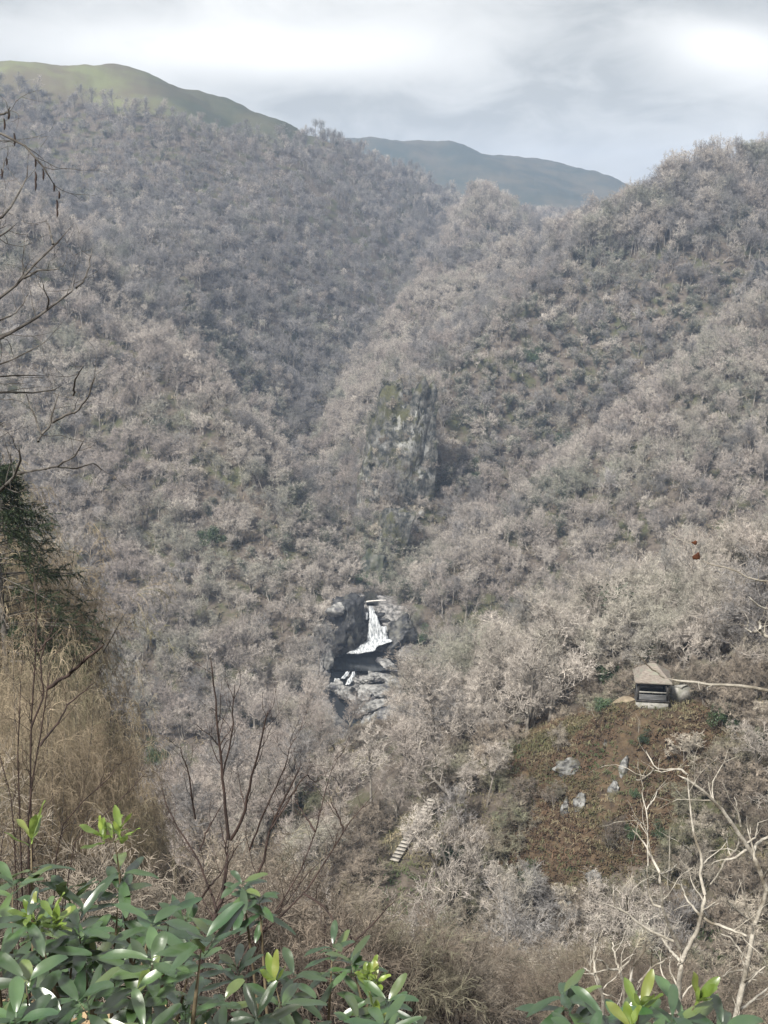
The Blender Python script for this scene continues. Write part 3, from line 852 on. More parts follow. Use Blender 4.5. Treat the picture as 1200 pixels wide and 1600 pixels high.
# rocks on the brown slope under the shelter
for k, (uu, vv, YY, ss, tl, lab) in enumerate((
        (893, 1204, 100, (0.95, 0.6, 0.62), (0, 0, 0), 'broad ribbed grey rock in the rusty bracken left of the slanting spike of rock'),
        (972, 1208, 101, (0.26, 0.4, 0.9), (0, 0.42, 0), 'upper half of the slanting spike of rock in the rusty bracken'),
        (956, 1240, 99.5, (0.22, 0.4, 0.8), (0, 0.42, 0), 'lower half of the slanting spike of rock in the rusty bracken'),
        (905, 1258, 98.5, (0.42, 0.4, 0.6), (0, 0.5, 0), 'slim grey rock below the broad ribbed rock on the brown slope'),
        (885, 1262, 98.5, (0.36, 0.4, 0.5), (0, 0.5, 0), 'small grey rock beside the slim rock on the brown slope'),
        (945, 1168, 103, (0.28, 0.3, 0.42), (0, 0.4, 0), 'little dark grey rock above the slanting spike of rock'),
        (925, 1372, 92, (0.5, 0.5, 0.55), (0, 0.3, 0), 'grey rock in the scrub low on the slope under the shelter'),
        (888, 1432, 90, (0.8, 0.6, 0.85), (0, 0.5, 0), 'tallest of the slabs low down on the scrubby slope'),
        (915, 1445, 89, (0.6, 0.5, 0.8), (0, 0.4, 0), 'middle of the slabs low down on the scrubby slope'),
        (850, 1450, 89, (0.8, 0.5, 0.95), (0, 0.6, 0), 'brownish leaning slab at the left of the low slabs'))):
    rock('slope_rock', uu, vv, YY, (1.9 * ss[0], 1.6 * ss[1], 2.1 * ss[2]), M_SLATE, lab, 'rock', 300 + k, tilt=(tl[0], tl[1], 0.4 * k), rough=0.12, planes=14)
    ro = bpy.context.scene.collection.objects[-1]
    ro.rotation_euler = (0, 0, 0)
    gx, gy = ro.location.x, ro.location.y
    # set it into the slope where the line of sight meets the ground
    for step in np.arange(70, 130, 0.25):
        q = Pn(uu, vv, step)
        if q[2] < float(height(q[0], q[1])) + 0.25:
            ro.location = q - np.array([0, 0, 0.12]); break

# ------------------------------------------------------------------ water
def water_mat(name, col, rough):
    m, n, out = mat_new(name)
    p = geo_pos(n)
    b = n.n('ShaderNodeBsdfPrincipled', None, Base_Color=(*col, 1), Roughness=rough, Specular_IOR_Level=0.5)
    bp = n.n('ShaderNodeBump', None, Strength=0.25, Distance=0.08, Height=n.noise(n.vmath('MULTIPLY', p, (1, 1.8, 1)), 1.6, 4))
    n.link(bp.outputs[0], b.inputs['Normal']); n.link(b.outputs[0], out.inputs[0])
    return m


M_POOL = water_mat('dark_pool_water', (0.008, 0.010, 0.012), 0.12)
a_ = np.linspace(0, 2 * math.pi, 48, endpoint=False)
Vp = [(POOL[0] - 1.2, POOL[1] - 0.5, POOL_Z)] + [(POOL[0] - 1.2 + 11 * math.cos(t), POOL[1] - 0.5 + 7.6 * math.sin(t), POOL_Z) for t in a_]
pool = new_mesh('water', Vp, np.array([[0, 1 + k, 1 + (k + 1) % 48] for k in range(48)]), M_POOL, True)
tag(pool, kind='structure')
# running water down the bed
sp = [q for q in STREAM if 225 < q[1] < 276]
V, F = [], []
for k, q in enumerate(sp):
    for s_ in (-1, 1): V.append((q[0] + s_ * 1.9, q[1], q[2] + 0.12))
for k in range(len(sp) - 1): F.append((2 * k, 2 * k + 1, 2 * k + 3, 2 * k + 2))
tag(new_mesh('stream', V, np.array(F), M_POOL, True), kind='structure')
up = [q for q in STREAM if 288 < q[1] < 350]
V, F = [], []
for k, q in enumerate(up):
    for s_ in (-1, 1): V.append((q[0] + s_ * 1.5, q[1], q[2] + 0.1))
for k in range(len(up) - 1): F.append((2 * k, 2 * k + 1, 2 * k + 3, 2 * k + 2))
tag(new_mesh('stream', V, np.array(F), M_POOL, True), kind='structure')

m, n, out = mat_new('white_water')
p = geo_pos(n)
st = n.ramp(n.noise(n.vmath('MULTIPLY', p, (3.6, 1.2, 0.7)), 1.0, 6, 0.7), 0.40, 0.56)
c = n.mix(st, (0.13, 0.145, 0.16), (0.52, 0.54, 0.55))
b = n.n('ShaderNodeBsdfPrincipled', None, Base_Color=c, Roughness=0.6, Specular_IOR_Level=0.3)
n.link(b.outputs[0], out.inputs[0])
M_WHITE = m


def fall(name, rows, label, seed, parent=None, thick=0.35):
    """white water pouring down: rows of (v, u_left, u_right, Y); a rounded, ropey body with a back"""
    rng = np.random.default_rng(seed)
    K = 13
    out_rows = []
    fine_rows = []
    for a, b in zip(rows[:-1], rows[1:]):
        for t in np.linspace(0, 1, 5)[:-1]: fine_rows.append([a[i] + (b[i] - a[i]) * t for i in range(4)])
    fine_rows.append(list(rows[-1]))
    ph = rng.uniform(0, 6, K)
    V = []
    for r_, (v_, ul, ur, Y) in enumerate(fine_rows):
        ul += rng.normal(0, 0.5); ur += rng.normal(0, 0.5)
        for k in range(K):
            t = k / (K - 1)
            q = Pn(ul + (ur - ul) * t, v_ + 0.6 * math.sin(ph[k] + r_), Y)
            q[1] -= thick * (math.sin(math.pi * t) ** 0.5 + 0.35 * math.sin(ph[k] * 3 + r_ * 0.5))
            V.append(q)
    R_ = len(fine_rows)
    F = [(r * K + k, r * K + k + 1, (r + 1) * K + k + 1, (r + 1) * K + k) for r in range(R_ - 1) for k in range(K - 1)]
    nb = len(V)
    for (v_, ul, ur, Y) in fine_rows:                                # back edge
        V.append(Pn(ul, v_, Y + 0.9)); V.append(Pn(ur, v_, Y + 0.9))
    for r in range(R_ - 1):
        F.append((r * K, (r + 1) * K, nb + 2 * (r + 1), nb + 2 * r))
        F.append((r * K + K - 1, nb + 2 * r + 1, nb + 2 * (r + 1) + 1, (r + 1) * K + K - 1))
    o = new_mesh(name, V, F, M_WHITE, True, parent)
    return o


wf = empty('waterfall', P(581, 1018, 284.5), 0, 'white waterfall dropping between dark rock walls into the pool', 'waterfall')


def under(o, par):
    bpy.context.view_layer.update()
    o.parent = par; o.matrix_parent_inverse = par.matrix_world.inverted()
    return o


under(fall('main_chute', ((946, 576, 582, 287.2), (955, 576.5, 585, 286.7), (963, 577, 589, 286.2), (970, 577, 592, 285.6), (980, 576, 595, 285.2), (992, 575, 598, 284.8), (1001, 573, 600, 284.2), (1007, 566, 597, 283.6)), '', 1), wf)
under(fall('side_strand', ((978, 595, 604, 285.6), (985, 597, 604, 285.0), (994, 599, 605, 284.6), (1000, 598, 608, 284.2)), '', 2), wf)
under(fall('side_strand', ((956, 571, 574, 286.8), (962, 571, 575, 286.4), (968, 572, 575, 286.2)), '', 3), wf)
under(fall('foam', ((998, 584, 607, 284.0), (1001, 578, 613, 283.4), (1004, 572, 610, 282.6), (1008, 564, 592, 281.9), (1014, 556, 587, 280.8), (1018, 546, 584, 280.2), (1021, 541, 560, 279.9)), '', 4, thick=0.15), wf)
lc = empty('cascade', P(543, 1062, 271), 0, 'small split cascade spilling from the left end of the dark pool', 'waterfall')
under(fall('cascade_strand', ((1049, 542, 547, 271.5), (1055, 537, 544, 270.6), (1060, 533, 540, 270.2)), '', 5, thick=0.2), lc)
under(fall('cascade_strand', ((1049, 551, 555, 271.3), (1056, 548, 554, 270.4), (1063, 543, 551, 269.8), (1069, 540, 547, 269.2)), '', 6, thick=0.2), lc)
under(fall('cascade_strand', ((1060, 523, 532, 270.5), (1066, 522, 529, 269.6), (1085, 515, 520, 267.8)), '', 7, thick=0.1), lc)
for k, (rows, lab) in enumerate(((((1096, 508, 558, 265.0), (1099, 506, 557, 264.4), (1101, 520, 556, 264.0)), 'thin white line of rapids at the foot of the left slab'),
                                 (((1142, 577, 592, 248.5), (1146, 574, 596, 247.8), (1150, 580, 592, 247.4)), 'white patch of foam among the lower boulders'),
                                 (((1160, 560, 572, 246.5), (1168, 556, 572, 245.5), (1173, 558, 568, 245.0)), 'pale rapids where the stream leaves the boulders'),
                                 (((1222, 576, 590, 231), (1226, 574, 594, 230), (1230, 580, 592, 229.5)), 'small white glint of water among the trees below the boulders'))):
    o = fall('rapids', rows, '', 20 + k, thick=0.2); tag(o, lab, 'rapids')
# pale log across the head of the fall
mb = MB(); q0, q1 = Pn(567, 941, 286.5), Pn(603, 938, 286.5)
pts_ = np.array([[q0 + (q1 - q0) * t + np.array([0, 0, 0.12 * math.sin(3 * t)]) for t in np.linspace(0, 1, 6)]])
mb.add(*_x(tubes(pts_, np.linspace(0.22, 0.13, 6)[None], 8, False)))
tag(mb.build('fallen_log', simple_mat('pale_log', (0.42, 0.40, 0.37), (0.62, 0.60, 0.56), 2.0), smooth=True), 'pale fallen log lying level across the head of the waterfall', 'log')

# ------------------------------------------------------------------ shelter on the knoll
M_WOOD = simple_mat('weathered_boards', (0.07, 0.072, 0.075), (0.20, 0.20, 0.20), 2.0, 0.85, 0.2, 0.3, (0.6, 0.6, 9))
M_DARKWOOD = simple_mat('dark_timber', (0.02, 0.02, 0.02), (0.06, 0.055, 0.05), 3.0, 0.85, 0.2, 0.2)
M_ROOF = simple_mat('pale_shingles', (0.14, 0.12, 0.10), (0.25, 0.22, 0.19), 3.0, 0.9, 0.2, 0.5, (1, 1, 4), c3=(0.20, 0.20, 0.16))
M_STONE = simple_mat('pale_stone', (0.17, 0.165, 0.15), (0.34, 0.33, 0.30), 2.2, 0.9, 0.2, 0.5, c3=(0.18, 0.18, 0.15))
sh = empty('shelter', SHELTER, rad(-8), 'wooden viewpoint shelter with a pale hipped roof on the knoll', 'shelter')
HW = 1.28
MB().box((0, 0, 0.05), (2 * HW + 0.25, 2 * HW + 0.25, 1.15)).build('plinth', M_STONE, sh)
MB().box((0, 0, 0.69), (2 * HW + 0.4, 2 * HW + 0.4, 0.12)).build('floor_deck', M_DARKWOOD, sh)
for sx in (-1, 1):
    for sy in (-1, 1):
        MB().box((sx * HW, sy * HW, 1.62), (0.17, 0.17, 1.74)).build('post', M_DARKWOOD, sh)
MB().box((0, HW, 1.6), (2 * HW - 0.17, 0.06, 1.7)).build('back_wall', M_WOOD, sh)
for k in range(4):
    pass
bm_ = MB()
for k in range(4): bm_.box((0, -HW - 0.02 - 0.015 * (k % 2), 0.84 + k * 0.125), (2 * HW - 0.19, 0.03, 0.115))
bm_.build('front_panel', M_WOOD, sh)
for sx in (-1, 1):
    b2 = MB()
    for k in range(4): b2.box((sx * (HW + 0.012 * (k % 2)), 0, 0.84 + k * 0.125), (0.03, 2 * HW - 0.19, 0.115))
    b2.build('side_panel', M_WOOD, sh)
MB().box((0, -HW, 1.50), (2 * HW - 0.18, 0.12, 0.10)).build('handrail', M_STONE, sh)
for sx in (-0.5, 0, 0.5):
    MB().box((sx * 1.6, -HW, 1.37), (0.06, 0.05, 0.16)).build('baluster', M_DARKWOOD, sh)
MB().box((0, HW - 0.32, 1.12), (2 * HW - 0.4, 0.45, 0.07)).build('bench', M_WOOD, sh)
E_, ez, rz_, rl = HW + 0.36, 2.44, 3.80, 0.16
Vr = [(-E_, -E_, ez), (E_, -E_, ez), (E_, E_, ez), (-E_, E_, ez), (-rl, 0, rz_), (rl, 0, rz_)]
Vr += [(a, b, c + 0.09) for a, b, c in Vr]
bmr = bmesh.new()
vs = [bmr.verts.new(q) for q in Vr]
for f in ((6, 7, 11, 10), (7, 8, 11), (8, 9, 10, 11), (9, 6, 10), (0, 4, 5, 1), (1, 5, 2), (2, 5, 4, 3), (3, 4, 0), (0, 1, 7, 6), (1, 2, 8, 7), (2, 3, 9, 8), (3, 0, 6, 9)):
    bmr.faces.new([vs[i] for i in f])
me = bpy.data.meshes.new('roof'); bmr.to_mesh(me); bmr.free(); me.materials.append(M_ROOF)
ro = bpy.data.objects.new('roof', me); COL.objects.link(ro); ro.parent = sh
MB().box((0, 0, rz_ + 0.10), (2 * rl + 0.2, 0.16, 0.08)).build('ridge_cap', M_ROOF, ro)
MB().box((0, -E_ + 0.12, ez - 0.07), (2 * E_ - 0.3, 0.10, 0.14)).build('eave_beam', M_DARKWOOD, sh)
MB().box((0, E_ - 0.12, ez - 0.07), (2 * E_ - 0.3, 0.10, 0.14)).build('eave_beam', M_DARKWOOD, sh)
# low stone seat right of it
qs = Pn(1062, 1098, 105.6); qs[2] = float(height(qs[0], qs[1]))
st_ = empty('stone_seat', qs, rad(6), 'low pale stone seat just right of the shelter', 'seat')
V, F = rock_mesh(77, (0.98, 0.42, 0.18), 4, 10, 0.05); V[:, 2] += 1.42
new_mesh('seat', V, F, M_STONE, False, st_)
mbw = MB().box((0, 0.05, 0.55), (1.7, 0.62, 1.5)); mbw.build('base', M_STONE, st_)

# ------------------------------------------------------------------ steps and path
ST0, ST1 = Pn(674, 1250, 106.5), Pn(617, 1343, 98)
sd = (ST1 - ST0); sdir_ = sd.copy(); sdir_[2] = 0; sl = np.linalg.norm(sdir_); sdir_ /= sl
stairs = empty('steps', ST1, 0, 'flight of pale narrow steps with dark risers climbing the slope left below the shelter', 'steps')
yaw = math.atan2(sdir_[0], -sdir_[1])
Rz = np.array(Matrix.Rotation(yaw, 3, 'Z'))
NS = 19
M_TREAD = simple_mat('pale_tread', (0.22, 0.205, 0.18), (0.38, 0.355, 0.31), 4.0, 0.8)
for k in range(NS):
    c_ = ST0 + sd * (k / (NS - 1)) - ST1
    rise = abs(sd[2]) / (NS - 1)
    MB().box(c_, (0.80, sl / (NS - 1) * 0.8, 0.06), Rz).build('tread', M_TREAD, stairs)
    MB().box(c_ + np.array([0, 0, -0.035 - rise / 2]) + np.array(sdir_) * sl / (NS - 1) * 0.40, (0.78, 0.06, rise), Rz).build('riser', M_DARKWOOD, stairs)
PATHP = [ST0, Pn(705, 1228, 109), Pn(760, 1205, 111.5), Pn(850, 1158, 111.5), Pn(930, 1124, 108.5), Pn(985, 1108, 105.2)]
V, F = [], []
pp = []
for a, b in zip(PATHP[:-1], PATHP[1:]):
    for t in np.linspace(0, 1, 13)[:-1]: pp.append(a + (b - a) * t)
pp.append(PATHP[-1])
for k, q in enumerate(pp):
    a, b = pp[max(k - 1, 0)], pp[min(k + 1, len(pp) - 1)]
    d = (b - a); d[2] = 0; d /= np.linalg.norm(d); nn = np.array([-d[1], d[0], 0])
    for s_ in (-1, -0.33, 0.33, 1):
        w_ = q + nn * s_ * (0.65 + 0.15 * math.sin(k)); V.append((w_[0], w_[1], float(height(w_[0], w_[1])) + 0.06))
for k in range(len(pp) - 1):
    for j in range(3): F.append((4 * k + j, 4 * k + j + 1, 4 * k + 5 + j, 4 * k + 4 + j))
tag(new_mesh('path', V, np.array(F), simple_mat('trodden_earth', (0.15, 0.12, 0.085), (0.30, 0.245, 0.17), 1.2), True), kind='structure')

# ------------------------------------------------------------------ bracken and undergrowth
def tufts(name, X, rng, blades, length, width, mat, label, droop=0.9):
    n_ = len(X) * blades
    p0 = np.repeat(X, blades, 0) + np.concatenate([rng.normal(0, 0.14, (n_, 2)), np.zeros((n_, 1))], 1)
    a = rng.uniform(0, 6.283, n_); e = rng.uniform(0.5, 1.25, n_)
    d = np.stack([np.cos(a) * np.cos(e), np.sin(a) * np.cos(e), np.sin(e)], 1)
    L = length * rng.uniform(0.55, 1.25, n_)
    side = np.stack([-np.sin(a), np.cos(a), np.zeros(n_)], 1) * (width * rng.uniform(0.6, 1.3, n_))[:, None]
    p1 = p0 + d * (L * 0.55)[:, None]
    d2 = unit(d + np.array([0, 0, -droop])); p2 = p1 + d2 * (L * 0.5)[:, None]
    V = np.stack([p0 - side * 0.4, p0 + side * 0.4, p1 - side, p1 + side, p2], 1).reshape(-1, 3)
    b = (np.arange(n_) * 5)[:, None]
    o = new_mesh(name, V, [b + np.array([[0, 1, 3, 2]]), b + np.array([[2, 3, 4]])], mat)
    return tag(o, label, None, kind='stuff')


def plot(rng, poly, y0, y1, step, jit=True):
    hw = y1 * 0.4 + 5
    x, y = scatter(rng, -hw, hw, y0, y1, step); z = height(x, y); u, v = to_px(x, y, z)
    k = in_poly(u, v, poly)
    return np.stack([x, y, z], 1)[k]


rng = np.random.default_rng(8)
M_BRK = simple_mat('dead_bracken', (0.045, 0.031, 0.021), (0.125, 0.082, 0.052), 0.5, 0.9, 0.15, c3=(0.085, 0.082, 0.04))
XB = plot(rng, BROWN, 74, 122, 0.46)
XB = XB[fbm(XB[:, 0], XB[:, 1], 5, 3, 53) > -0.22]
tufts('bracken', XB, rng, 9, 0.62, 0.055, M_BRK, 'rust brown dead bracken on the slope below the shelter')
FACE = [(560, 1360), (700, 1200), (800, 1150), (960, 1100), (1260, 1090), (1260, 1640), (540, 1640)]
XF = plot(rng, FACE, 66, 126, 0.62)
M_UND = simple_mat('undergrowth_leaf', (0.07, 0.075, 0.035), (0.24, 0.20, 0.13), 0.35, 0.9, 0.15, c3=(0.055, 0.085, 0.035))
tufts('undergrowth', XF, rng, 8, 0.62, 0.04, M_UND, 'tangled olive undergrowth')
FLOOR = [(-40, 300), (700, 380), (1240, 300), (1240, 1120), (760, 1220), (400, 1500), (-40, 1500)]
XW = plot(rng, FLOOR, 130, 330, 2.0)
wu, wv = to_px(*XW.T); XW = XW[~in_poly(wu, wv, [(500, 925), (650, 925), (690, 1020), (640, 1180), (560, 1190), (490, 1100)])]
M_UND2 = simple_mat('woodland_floor_leaf', (0.09, 0.085, 0.05), (0.24, 0.195, 0.14), 0.08, 0.9, 0.15, c3=(0.06, 0.075, 0.04))
tufts('undergrowth', XW, rng, 7, 1.5, 0.09, M_UND2, 'brown and olive undergrowth under the trees')

XH = plot(rng, [(-40, 200), (600, 330), (1240, 260), (1240, 900), (500, 900), (-40, 700)], 330, 600, 3.6)
tufts('undergrowth', XH, rng, 8, 2.1, 0.15, M_UND2, 'brown and olive undergrowth on the far slopes')

# low bushes closing the stream bed off below the boulders
XL = plot(rng, [(548, 1158), (650, 1140), (690, 1180), (660, 1260), (565, 1260)], 150, 266, 2.4)
for q in XL[rng.permutation(len(XL))][:150]:
    t = empty('bare_shrub', q, rng.uniform(0, 6), 'low bare bush at the foot of the stream boulders', 'bush', 'low bushes at the foot of the boulders')
    t.scale = (rng.uniform(0.6, 1.0),) * 3
    for nm, me in zip(('trunk', 'crown'), PROTO[int(rng.choice(PIDX['shrub']))]):
        o = bpy.data.objects.new(nm, me); COL.objects.link(o); o.parent = t

# ------------------------------------------------------------------ evergreen bushes
M_EVER = simple_mat('evergreen_leaf', (0.022, 0.040, 0.020), (0.065, 0.10, 0.045), 1.2, 0.5, 0.5, rnd=0.5)


def leafy(rng, n_leaf, leaf, lumps=9, elong=1.0):
    """leaf-sized faces spread through several uneven lumps (unit radius)"""
    c = rng.normal(0, 0.42, (lumps, 3)); c[:, 2] = np.abs(c[:, 2]) * elong + 0.35; r = rng.uniform(0.25, 0.5, lumps)
    k = rng.integers(0, lumps, n_leaf)
    d = unit(rng.normal(0, 1, (n_leaf, 3)))
    p = c[k] + d * (r[k] * rng.uniform(0.45, 1.08, n_leaf))[:, None]
    a = unit(rng.normal(0, 1, (n_leaf, 3)) + d * 0.6); b = unit(np.cross(a, rng.normal(0, 1, (n_leaf, 3))))
    l = (leaf * rng.uniform(0.6, 1.4, n_leaf))[:, None]
    V = np.stack([p, p + a * l * 0.5 + b * l * 0.26, p + a * l, p + a * l * 0.5 - b * l * 0.26], 1).reshape(-1, 3)
    bb = (np.arange(n_leaf) * 4)[:, None]
    return V, bb + np.array([[0, 1, 2, 3]])


EV = []
for q in range(3):
    rng = np.random.default_rng(60 + q)
    V, F = leafy(rng, 2600, 0.11)
    st = MB(); P0, R0 = grow(rng, np.array([[0, 0, -0.3]] * 3), unit(rng.normal(0, 0.3, (3, 3)) + [0, 0, 1]), np.full(3, 1.0), np.full(3, 0.05), 5, 0.15, 0.1)
    st.add(*_x(tubes(P0, R0, 5)))
    a = st.build('trunk', M_TRUNK); b = new_mesh('crown', V, F, M_EVER)
    EV.append((a.data, b.data)); bpy.data.objects.remove(a); bpy.data.objects.remove(b)
for k, (uu, vv, Y, hh, wid, lab) in enumerate((
        (640, 596, 388, 6.0, 5.0, 'dark evergreen tree on top of the overgrown cliff'),
        (606, 640, 378, 6.0, 5.0, 'dark ivy covered bush on the left shoulder of the overgrown cliff'),
        (742, 742, 372, 5.5, 4.6, 'dark evergreen right of the overgrown cliff in the gully'),
        (875, 688, 402, 5.5, 6.0, 'broad dark evergreen in the gully under the right ridge'),
        (830, 560, 455, 6.0, 7.0, 'dull green patch of evergreen high on the middle right slope'),
        (660, 992, 268, 3.6, 3.8, 'rounded green bush right of the waterfall'),
        (820, 815, 318, 3.2, 6.0, 'low dark spreading evergreen on the middle of the right slope'),
        (580, 905, 318, 4.2, 6.0, 'dark green bush hanging over the head of the waterfall'),
        (245, 1195, 120, 2.2, 1.9, 'dark green bush alone in the brown wood on the lower left'),
        (330, 850, 250, 3.6, 4.6, 'dark olive bush on the left valley side'),
        (945, 1040, 111, 3.0, 2.6, 'green holly bush behind the left side of the shelter'),
        (1010, 1015, 113, 3.0, 2.2, 'green holly bush behind the shelter roof'),
        (1080, 1010, 114, 2.6, 2.6, 'green holly bush behind the right side of the shelter'),
        (945, 1098, 106, 1.3, 1.6, 'low green bush at the left foot of the shelter'),
        (1008, 1152, 103, 0.9, 1.0, 'small green bush in the bracken straight below the shelter'),
        (992, 1240, 99, 0.9, 0.8, 'small ivy green bush right of the slanting spike of rock'),
        (985, 1300, 96, 1.5, 1.1, 'tall dark ivy bush low on the brown slope'),
        (1030, 1300, 96, 1.2, 1.2, 'dark ivy bush right of the tall ivy bush low on the brown slope'),
        (1130, 1120, 104, 2.4, 2.2, 'dark evergreen bush right of the brown slope'),
        (1195, 1150, 103, 2.6, 1.8, 'dark evergreen at the right edge beside the brown slope'),
        (820, 1370, 93, 1.6, 1.6, 'dull green bush on the slope below the brown bracken'),
        (700, 1330, 99, 1.8, 2.2, 'green bush right of the steps'))):
    q = Pn(uu, vv, Y)
    t = empty('evergreen_bush', q, k * 1.3, lab, 'bush')
    for st_y in np.arange(max(60, Y - 18), Y + 22, 0.5):
        qq = Pn(uu, vv + hh * 0.5 / Y * F_PX, st_y)
        if Y in (388, 378): t.location = Pn(uu, vv + 40, Y); break
        if qq[2] < float(height(qq[0], qq[1])): t.location = (qq[0], qq[1], float(height(qq[0], qq[1]))); break
    t.scale = (wid * 0.62, wid * 0.62, hh * 0.72)
    for nm, me in zip(('trunk', 'crown'), EV[k % 3]):
        o = bpy.data.objects.new(nm, me); COL.objects.link(o); o.parent = t

# ------------------------------------------------------------------ near vegetation
M_NEARDARK = simple_mat('dark_reddish_bark', (0.016, 0.011, 0.010), (0.055, 0.036, 0.030), 18, 0.8, 0.3)
M_LICHEN = simple_mat('pale_lichen_bark', (0.22, 0.20, 0.165), (0.47, 0.44, 0.38), 7.0, 0.85, 0.2, 0.4, lo=0.3, hi=0.6, c3=(0.15, 0.13, 0.10))
M_GREYDARK = simple_mat('grey_dark_bark', (0.045, 0.040, 0.036), (0.16, 0.15, 0.135), 9, 0.85, 0.2, lo=0.42, hi=0.7)


def resample(pts, n_):
    pts = np.array(pts); d = np.concatenate([[0], np.cumsum(np.linalg.norm(np.diff(pts, axis=0), axis=1))])
    t = np.linspace(0, d[-1], n_)
    return np.stack([np.interp(t, d, pts[:, k]) for k in range(3)], 1)


def wiggle(rng, p, amt):
    q = p.copy(); q[1:-1] += rng.normal(0, amt, q[1:-1].shape); return q


def near_tree(name, label, cat, base, lines, Y, r_unit, mat, seed, twigs=6, twig_len=0.35, group=None, depth_var=0.06, sides=6, sub=2, twig_r=0.35, up=0.05, K=13):
    """branches follow lines of (u, v) with half-widths in pixels; each gets its own depth and side twigs"""
    rng = np.random.default_rng(seed)
    root = empty(name, base, 0, label, cat, group)
    big, small = MB(), MB()
    for ln in lines:
        hw0, hw1, pts, yo = ln[0], ln[1], ln[2], (ln[3] if len(ln) > 3 else 0.0)
        Yb = Y * (1 + yo); slope_ = rng.uniform(-depth_var, depth_var)
        nP = len(pts)
        P3 = [Pn(a, b, Yb * (1 + slope_ * k / max(nP - 1, 1))) for k, (a, b) in enumerate(pts)]
        Q = wiggle(rng, resample(P3, K), r_unit * 0.7)
        L = np.linalg.norm(np.diff(Q, axis=0), axis=1).sum()
        R = np.linspace(hw0, hw1, K) * r_unit
        big.add(*_x(tubes((Q - np.array(base))[None], R[None], sides)))
        if twigs:
            m_ = max(2, int(twigs * L / (twig_len * 4)))
            c = children(rng, Q[None], R[None], np.array([twig_len]), m_, 0.12, 0.4, 1.0, 1.0, twig_r, up, end=False)
            P1, R1 = grow(rng, c[0], c[1], c[2], np.maximum(c[3], r_unit * 0.45), 6, 0.20, up, 0.45)
            small.add(*_x(tubes(P1 - np.array(base), R1, 4)))
            if sub:
                c2 = children(rng, P1, R1, c[2], sub, 0.2, 0.4, 1.0, 0.55, 0.8, up)
                P2, R2 = grow(rng, c2[0], c2[1], c2[2], np.maximum(c2[3], r_unit * 0.35), 4, 0.2, up, 0.5)
                small.add(*_x(tubes(P2 - np.array(base), R2, 3)))
    big.build('limbs', mat, root, True)
    if twigs: small.build('twigs', mat, root)
    return root


def zoomed(x0, y0, s, pts): return [(x0 + a / s, y0 + b / s) for a, b in pts]


# pale lichened trees at the right
Z1 = lambda *p: zoomed(900, 1150, 3.556, p)
g0 = lambda u_, Y_: (float(P(u_, 1700, Y_).x), Y_, float(height(np.array([P(u_, 1700, Y_).x]), np.array([Y_]))[0]))
Yp = 15.0
pu = Yp / F_PX / 1.0


def foot(Y_, u_):
    b_ = g0(u_, Y_)
    uu, vv = to_px(b_[0], b_[1], b_[2] - 0.1)
    return b_, (float(uu), float(vv))


b1, f1 = foot(Yp, 1150)
near_tree('bare_tree', 'pale lichened bare tree at the right edge with a thick limb bending left', 'tree', b1, [
    (8.0, 4.6, [f1] + Z1((880, 1600), (920, 1410), (960, 1240), (990, 1050))),
    (4.6, 5.0, Z1((990, 1050), (1040, 930), (1058, 860), (1040, 800), (985, 660))),
    (5.0, 2.0, Z1((985, 660), (900, 540), (820, 420), (750, 340), (650, 260), (560, 215))),
    (3.6, 2.4, Z1((985, 645), (1000, 600), (1067, 560), (1160, 540))),
    (3.0, 1.8, Z1((960, 625), (880, 680), (835, 685), (790, 770), (735, 840))),
    (2.4, 1.4, Z1((910, 560), (900, 620), (860, 665), (840, 610))),
    (2.6, 1.0, Z1((985, 1030), (950, 970), (930, 880), (905, 790))),
    (2.4, 1.0, Z1((982, 1035), (880, 960), (830, 900))),
    (2.6, 1.2, Z1((955, 1245), (900, 1180), (860, 1120), (800, 1095))),
    (2.8, 1.2, Z1((945, 1300), (860, 1310), (800, 1345))),
    (2.2, 1.0, Z1((1040, 800), (1067, 740), (1120, 690))),
    (3.4, 1.4, Z1((900, 1530), (980, 1470), (1067, 1400), (1150, 1340))),
    (2.4, 1.2, Z1((915, 500), (895, 400), (880, 340))),
    (2.2, 1.0, Z1((940, 600), (1000, 560), (1010, 480)))], Yp, pu * 0.85, M_LICHEN, 1, 6, 0.62, twig_r=0.5)
b2, f2 = foot(14.0, 1062)
pu2 = 14.0 / F_PX
